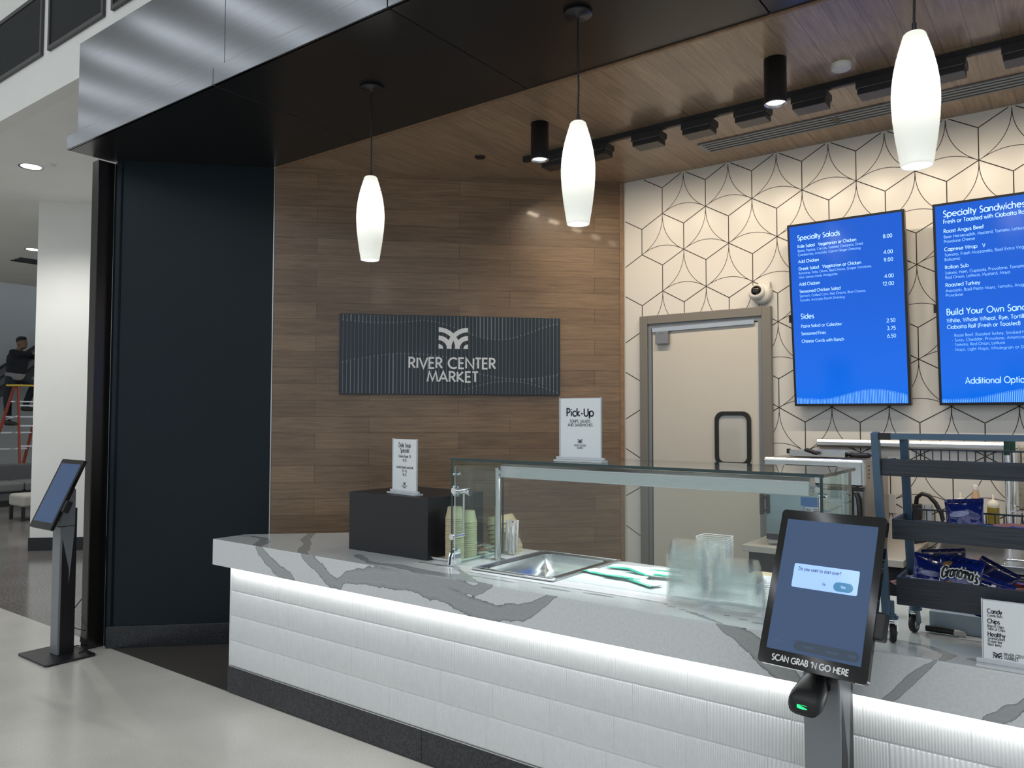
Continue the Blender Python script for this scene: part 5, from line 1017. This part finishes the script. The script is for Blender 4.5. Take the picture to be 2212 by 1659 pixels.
m.add(vs, [(0, 1, 2, 3, 4), (9, 8, 7, 6, 5)] + [(i, 5 + i, 5 + (i + 1) % 5, (i + 1) % 5) for i in range(5)]); ld = m.build('lid', 'steel', pt, bevel=.003)
m = MB(); m.tube([(-.345, 4.520, .899), (-.343, 4.50, .918), (-.330, 4.49, .930), (-.26, 4.49, .930), (-.245, 4.50, .918), (-.243, 4.52, .899)], .006, 10); m.build('lid_handle', 'chrome', ld)
f = MB()
for x in (-.66, .56): f.box(x - .02, x + .02, 4.5, 4.54, 0, .08); f.box(x - .02, x + .02, 5.18, 5.22, 0, .08)
f.build('foot', 'black', pt)
ws_ = thing('wire_shelf_unit', (-.1, 5.0, 0), 'chrome wire shelf unit with green-capped post behind the snack cart', 'shelf')
for x, y in ((-.352, 4.90), (.60, 4.90), (-.352, 5.295), (.60, 5.295)):
    MB().tube([(x, y, .968 if y < 5.2 else .0), (x, y, 1.42)], .0125, 12).build('post', 'chrome', ws_); MB().tube([(x, y, 1.42), (x, y, 1.51)], .0145, 12).build('post_cap', 'postg', ws_)
m = MB(); m.tube([(-.34, 4.90, 1.122), (.60, 4.90, 1.122)], .0035, 6); m.tube([(-.34, 4.90, 1.105), (.60, 4.90, 1.105)], .0025, 6)
for i in range(36): m.tube([(-.335 + i * .026, 4.90, 1.124), (-.335 + i * .026, 5.29, 1.124)], .002, 5)
m.build('wire_deck', 'chrome', ws_)
m = MB(); m.tube([(-.68, 4.80, 1.020), (-.37, 4.80, 1.020)], .004, 6); m.box(-.68, -.37, 4.80, 5.15, 1.022, 1.028); m.tube([(-.67, 5.0, .966), (-.67, 5.0, 1.024)], .008, 8); m.tube([(-.38, 5.0, .966), (-.38, 5.0, 1.024)], .008, 8); m.build('sauce_riser', 'alu', label='low metal riser carrying the sauce bottles on the prep table', cat='shelf')
def sauce(x, y, c, label, z0=1.0285):
    t = thing('squeeze_bottle', (x, y, z0), label, 'bottle'); b = MB(); lv = .155
    b.lathe([(0, 0), (.026, 0), (.0285, .004), (.0285, .11 if c == 'oil' else .060)], 24, 0); b.build('contents', c, t, local=True)
    b = MB(); b.lathe([(.0285, .11 if c == 'oil' else .060), (.0285, .118), (.026, .124)], 24); b.build('bottle_wall', 'bottle', t, local=True)
    b = MB(); b.lathe([(.0295, .118), (.0295, .136), (.022, .139), (.020, .146), (.008, .148), (.0055, .155), (.0035, .178), (0, .179)], 24); b.build('spout_cap', 'bottle', t, local=True)
sauce(-.573, 4.90, 'oil2' if False else 'oil', 'cream squeeze bottle behind the cart, left of the peach sauce bottle', 1.0285 - .0)
bpy.data.objects['contents'].data.name = 'contents'
sauce(-.420, 4.90, 'oil', 'squeeze bottle of yellow-green oil with cream cap, right of the peach sauce bottle', 1.0285)
t = thing('sauce_bottle', (-.505, 4.95, 1.0285), 'peach-coloured sauce bottle with a red label between two squeeze bottles', 'bottle')
b = MB(); b.lathe([(0, 0), (.0245, 0), (.026, .005), (.026, .135), (.015, .185), (.0135, .195)], 24); b.build('bottle', 'sauce', t, local=True)
b = MB(); b.lathe([(.0145, .193), (.0145, .218), (.012, .222), (0, .222)], 20); b.build('cap', 'lilac' if False else 'sanit', t, local=True)
b = MB(); n = 10; vs = [(.0264 * cos(a), .0264 * sin(a), z) for a in [radians(-130 + 70 * i / n) for i in range(n + 1)] for z in (.03, .135)]; b.add(vs, [(2 * i, 2 * i + 2, 2 * i + 3, 2 * i + 1) for i in range(n)], 0, True); b.build('label', 'redl', t, local=True)
m = MB(); m.lathe([(0, 0), (.036, 0), (.038, .004), (.038, .33), (.034, .345), (0, .345)], 24, T=Matrix.Translation((-.275, 5.05, 1.1255))); m.build('storage_jar', 'ice', label='tall clear storage jar at the right edge beside the green-capped post', cat='jar')

# ---------------------------------------------------------------- far corridor: seating, escalator, ladder, person
for (x, y), lb in (((-8.82, 3.403), 'nearer round recessed downlight in the corridor ceiling at the far left'), ((-13.23, 5.165), 'farther round recessed downlight half hidden by the white column')):
    t = thing('recessed_downlight', (x, y, 4.215), lb, 'light', 'corridor downlights')
    MB().lathe([(.095, .008), (.115, .004), (.118, .0095)], 32).build('trim_ring', 'alu', t, local=True); MB().lathe([(0, .007), (.095, .007)], 30).build('lens', 'lens2', t, local=True)
MB().lathe([(0, 4.216), (.055, 4.216), (.058, 4.2249)], 24, T=Matrix.Translation((-8.58, 3.49, 0))).build('sprinkler_cover', 'white', label='small white disc beside the nearer corridor downlight', cat='sprinkler')
m = MB()
for i in range(3): m.box(-14.45 + i * .16, -14.37 + i * .16, 5.30, 5.85, 4.212, 4.2245)
m.build('ceiling_diffuser', 'louv', label='dark slotted air diffuser in the corridor ceiling beside the column', cat='vent')
e = thing('escalator', (-19.1, 6.5, 0), 'dark escalator side rising to the right along the grey far wall', 'escalator')
def incl(o0, o1, xx0, xx1):
    k = .75; y0, y1 = 3.6, 9.4; vs = [(x, y, 2.653 + (y - 6.832) * k + o) for x in (xx0, xx1) for y, o in ((y0, o0), (y1, o0), (y1, o1), (y0, o1))]
    return MB().add(vs, [(0, 1, 2, 3), (7, 6, 5, 4), (0, 4, 5, 1), (1, 5, 6, 2), (2, 6, 7, 3), (3, 7, 4, 0)])
incl(-.03, .03, -19.06, -18.96).build('handrail', 'rubber', e); incl(-.20, -.03, -19.03, -19.0).build('balustrade_panel', 'escl', e); incl(-.25, -.20, -19.06, -18.97).build('skirt_strip', 'black', e)
incl(-.40, -.25, -19.05, -18.99).build('outer_panel', 'escl', e); incl(-.47, -.40, -19.07, -18.98).build('lower_strip', 'black', e); incl(-.66, -.47, -19.04, -19.0).build('cladding', 'esc', e)
s = thing('sofa', (-15.9, 6.2, 0), 'long charcoal sofa in the corridor behind the beige bench', 'sofa')
MB().box(-16.30, -16.08, 4.9, 7.5, .10, .715).build('backrest', 'sofa', s, bevel=.03)
MB().box(-16.08, -15.42, 4.9, 7.5, .10, .25).build('base', 'sofa', s, bevel=.02)
for y0, y1 in ((4.92, 5.985), (5.995, 7.48)): MB().box(-16.08, -15.38, y0, y1, .255, .425).build('seat_cushion', 'sofal', s, bevel=.045, seg=3)
MB().box(-16.2, -15.45, 4.95, 7.45, .0, .10).build('plinth', 'black', s)
c = thing('armchair', (-14.55, 6.25, 0), 'pale grey armchair back peeking past the white column beside the bench', 'chair')
MB().box(-14.95, -14.45, 6.03, 6.55, .15, .42).build('seat', 'bench', c, bevel=.04, seg=3); MB().box(-14.95, -14.75, 6.03, 6.55, .42, .64).build('backrest', 'bench', c, bevel=.06, seg=3)
for x in (-14.9, -14.5):
    for y in (6.08, 6.5): MB().box(x - .02, x + .02, y - .02, y + .02, 0, .15).build('leg', 'black', c)
b = thing('bench', (-13.3, 5.6, 0), 'upholstered beige bench with dark legs beside the white column', 'bench')
MB().box(-13.60, -13.08, 5.06, 6.1, .215, .40).build('seat', 'bench', b, bevel=.04, seg=3)
for x in (-13.56, -13.12):
    for y in (5.09, 6.06): MB().box(x - .022, x + .022, y - .022, y + .022, 0.0, .215).build('leg', 'black', b)
MB().box(-13.14, -13.10, 5.11, 6.04, .01, .04).build('stretcher', 'black', b)
# step ladder
u = V((.802, .597, 0)); wv = V((-.597, .802, 0)); up = V((0, 0, 1))
ld = thing('step_ladder', (-16.75, 6.45, 0), 'orange step ladder with yellow cap standing behind the sofa', 'ladder')
P0 = V((-16.66, 6.245, 2.185)); wd = u * .34 + wv * .36
def L(a, b, f): return a + (b - a) * f
nsT = P0; nsB = V((P0.x, P0.y, .0)) - u * .56 - wd * .16; fsT = P0 + wd; fsB = V((fsT.x, fsT.y, 0)) - u * .54 + wd * .06
nbT = P0 + u * .075; nbB = V((nbT.x, nbT.y, 0)) + u * .10 - wd * .10 + wv * .1; fbT = nbT + wd; fbB = V((fbT.x, fbT.y, 0)) + u * .12 + wd * .1 + wv * .1
for a, q in ((nsT, nsB), (fsT, fsB)): MB().bar(q, a, .085, .035, 0, tuple(wd)).build('step_rail', 'orange', ld, bevel=.004)
for a, q in ((nbT, nbB), (fbT, fbB)): MB().bar(q, a, .075, .030, 0, tuple(wd)).build('rear_rail', 'orange', ld, bevel=.004)
for f in (.135, .27, .41, .555, .70, .845): 
    a, q = L(nsT, nsB, f), L(fsT, fsB, f); MB().bar(a, q, .085, .028, 0, (0, 0, 1)).build('step', 'alu', ld)
for f in (.17, .35, .53, .72): MB().bar(L(nbT, nbB, f), L(fbT, fbB, f), .03, .03, 0, (0, 0, 1)).build('rear_brace', 'alu', ld)
m = MB(); a = P0 - u * .055 - wd * .12 + up * .02; q = P0 + wd * 1.12 + u * .0 + up * .02
cc = (P0 + u * .03 + wd * .5); T = frameT(cc + up * .0, wd.normalized(), u * -1)
m.box(-.32, .32, -.11, .11, -.0, .05, 0, T if T.col[2].z > 0 else frameT(cc, wd.normalized() * -1, u * -1)); m.build('top_cap', 'yellow', ld, bevel=.006)
for f in (.22,): m = MB(); m.bar(L(nsT, nsB, .30), L(nbT, nbB, .26), .02, .012); m.build('spreader', 'alu', ld)
# person working on the ladder
pr = thing('person', (-16.9, 6.4, 1.43), 'person in a navy hoodie and dark trousers climbing the orange ladder, facing away right', 'person')
def blob(m, c, rx, ry, rz, n=16, k=10):
    m.lathe([(max(1e-4, sin(pi * i / k)), -cos(pi * i / k)) for i in range(k + 1)], n, 0, Matrix.Translation(c) @ Matrix.Rotation(atan2(u.y, u.x), 4, 'Z') @ Matrix.Diagonal((rx, ry, rz, 1)))
def remesh(o, vx, sm=6):
    r = o.modifiers.new('skin_surface', 'REMESH'); r.mode = 'VOXEL'; r.voxel_size = vx; r.use_smooth_shade = True
    s = o.modifiers.new('soften', 'SMOOTH'); s.iterations = sm; s.factor = .5
def Q(a, b, z): return V((-16.85, 6.37, 0)) + u * a + wv * b + up * z
head = Q(.062, 0, 3.045); hipL, hipR = Q(-.075, -.06, 2.37), Q(-.02, .12, 2.37); chest = Q(.0, .03, 2.72); shN, shF = Q(-.02, -.16, 2.84), Q(.06, .20, 2.83)
elN, haN = Q(.17, -.10, 2.82), Q(.30, .06, 2.845); elF, haF = Q(.24, .22, 2.78), Q(.36, .16, 2.86)
knL, anL = Q(-.155, -.05, 1.97), Q(-.150, -.02, 1.515); knR, anR = Q(.24, .14, 2.23), Q(.085, .12, 1.80)
m = MB()
blob(m, head + up * .01, .098, .078, .118); blob(m, head + u * .03 - up * .055, .070, .062, .07); blob(m, head + u * .108 - up * .012, .020, .016, .024); blob(m, head + u * .090 - up * .062, .020, .026, .016); blob(m, head - u * .012 - wv * .080 - up * .008, .022, .012, .034); blob(m, head - u * .012 + wv * .080 - up * .008, .022, .012, .034)
blob(m, head + u * .088 - wv * .032 + up * .022, .012, .014, .010); blob(m, head + u * .088 + wv * .032 + up * .022, .012, .014, .010)
m.tube([Q(.01, 0, 2.86), Q(.03, 0, 2.94), head], [.062, .055, .06], 14); m.tube([Q(-.05, .02, 2.36), Q(-.03, .02, 2.5), chest, Q(.01, .02, 2.86)], [.13, .125, .135, .08], 16)
for s_, e_, h_ in ((shN, elN, haN), (shF, elF, haF)):
    m.tube([chest + (s_ - chest) * .4 + up * .05, s_, e_, h_], [.07, .056, .042, .028], 12); d = (h_ - e_).normalized(); blob(m, h_ + d * .045, .048, .022, .040)
    for k in range(4): q = h_ + d * .075 + up * (.030 - .020 * k); m.tube([q, q + d * (.040 - .004 * abs(k - 1)) , q + d * (.060 - .005 * abs(k - 1)) - up * .012, q + d * .062 - up * .026], [.0095, .009, .0085, .007], 8)
    q = h_ + d * .03 + up * .03; m.tube([q, q + d * .03 + up * .025, q + d * .055 + up * .028], [.011, .010, .008], 8)
for h_, k_, a_ in ((hipL, knL, anL), (hipR, knR, anR)):
    m.tube([h_ + up * .02, L(h_, k_, .5), k_, L(k_, a_, .4), a_], [.095, .082, .060, .058, .042], 14); m.tube([a_, a_ - up * .05, a_ - up * .055 + u * .14], [.042, .046, .034], 12)
bd = m.build('body', 'skin', pr); remesh(bd, .011, 4)
m = MB(); m.tube([Q(-.055, .02, 2.44), Q(-.045, .02, 2.52), Q(-.02, .02, 2.66), Q(.0, .02, 2.78), Q(.01, .02, 2.86)], [.165, .178, .185, .172, .10], 18); blob(m, Q(-.03, .02, 2.70), .175, .215, .22); blob(m, Q(-.01, .02, 2.84), .12, .19, .07)
m.tube([Q(-.085, -.06, 2.865), Q(-.105, .03, 2.88), Q(-.06, .12, 2.87), Q(.03, .13, 2.86)], [.042, .055, .05, .035], 10); m.tube([Q(-.085, -.06, 2.865), Q(.0, -.10, 2.865), Q(.06, -.06, 2.86)], [.042, .042, .03], 10)
for s_, e_, h_ in ((shN, elN, haN), (shF, elF, haF)): m.tube([chest + (s_ - chest) * .4 + up * .04, s_, e_, L(e_, h_, .72)], [.09, .078, .062, .048], 12)
hd_ = m.build('hoodie', 'hood', pr); remesh(hd_, .016, 6)
m = MB(); m.tube([Q(-.075, .02, 2.33), Q(-.06, .02, 2.40), Q(-.055, .02, 2.46)], [.168, .172, .168], 18); remesh(m.build('shirt_hem', 'shirt', pr), .016, 4)
m = MB(); blob(m, Q(-.045, .03, 2.35), .150, .165, .12)
for h_, k_, a_ in ((hipL, knL, anL), (hipR, knR, anR)): m.tube([h_ + up * .02, L(h_, k_, .5), k_, L(k_, a_, .4), L(a_, k_, .06)], [.108, .098, .076, .070, .062], 14)
remesh(m.build('trousers', 'jean', pr), .016, 6)
for a_ in (anL, anR):
    m = MB(); m.tube([a_ - u * .06 - up * .045, a_ - up * .040 + u * .02, a_ - up * .055 + u * .12, a_ - up * .062 + u * .19], [.046, .054, .042, .024], 12); m.tube([a_ - up * .04, a_ + up * .02], [.052, .05], 12); o = m.build('shoe', 'shoe', pr); remesh(o, .012, 4)
m = MB(); blob(m, head - u * .012 + up * .052, .100, .080, .085); blob(m, head + u * .04 + up * .095, .05, .055, .035); remesh(m.build('hair', 'hair', pr), .012, 3)
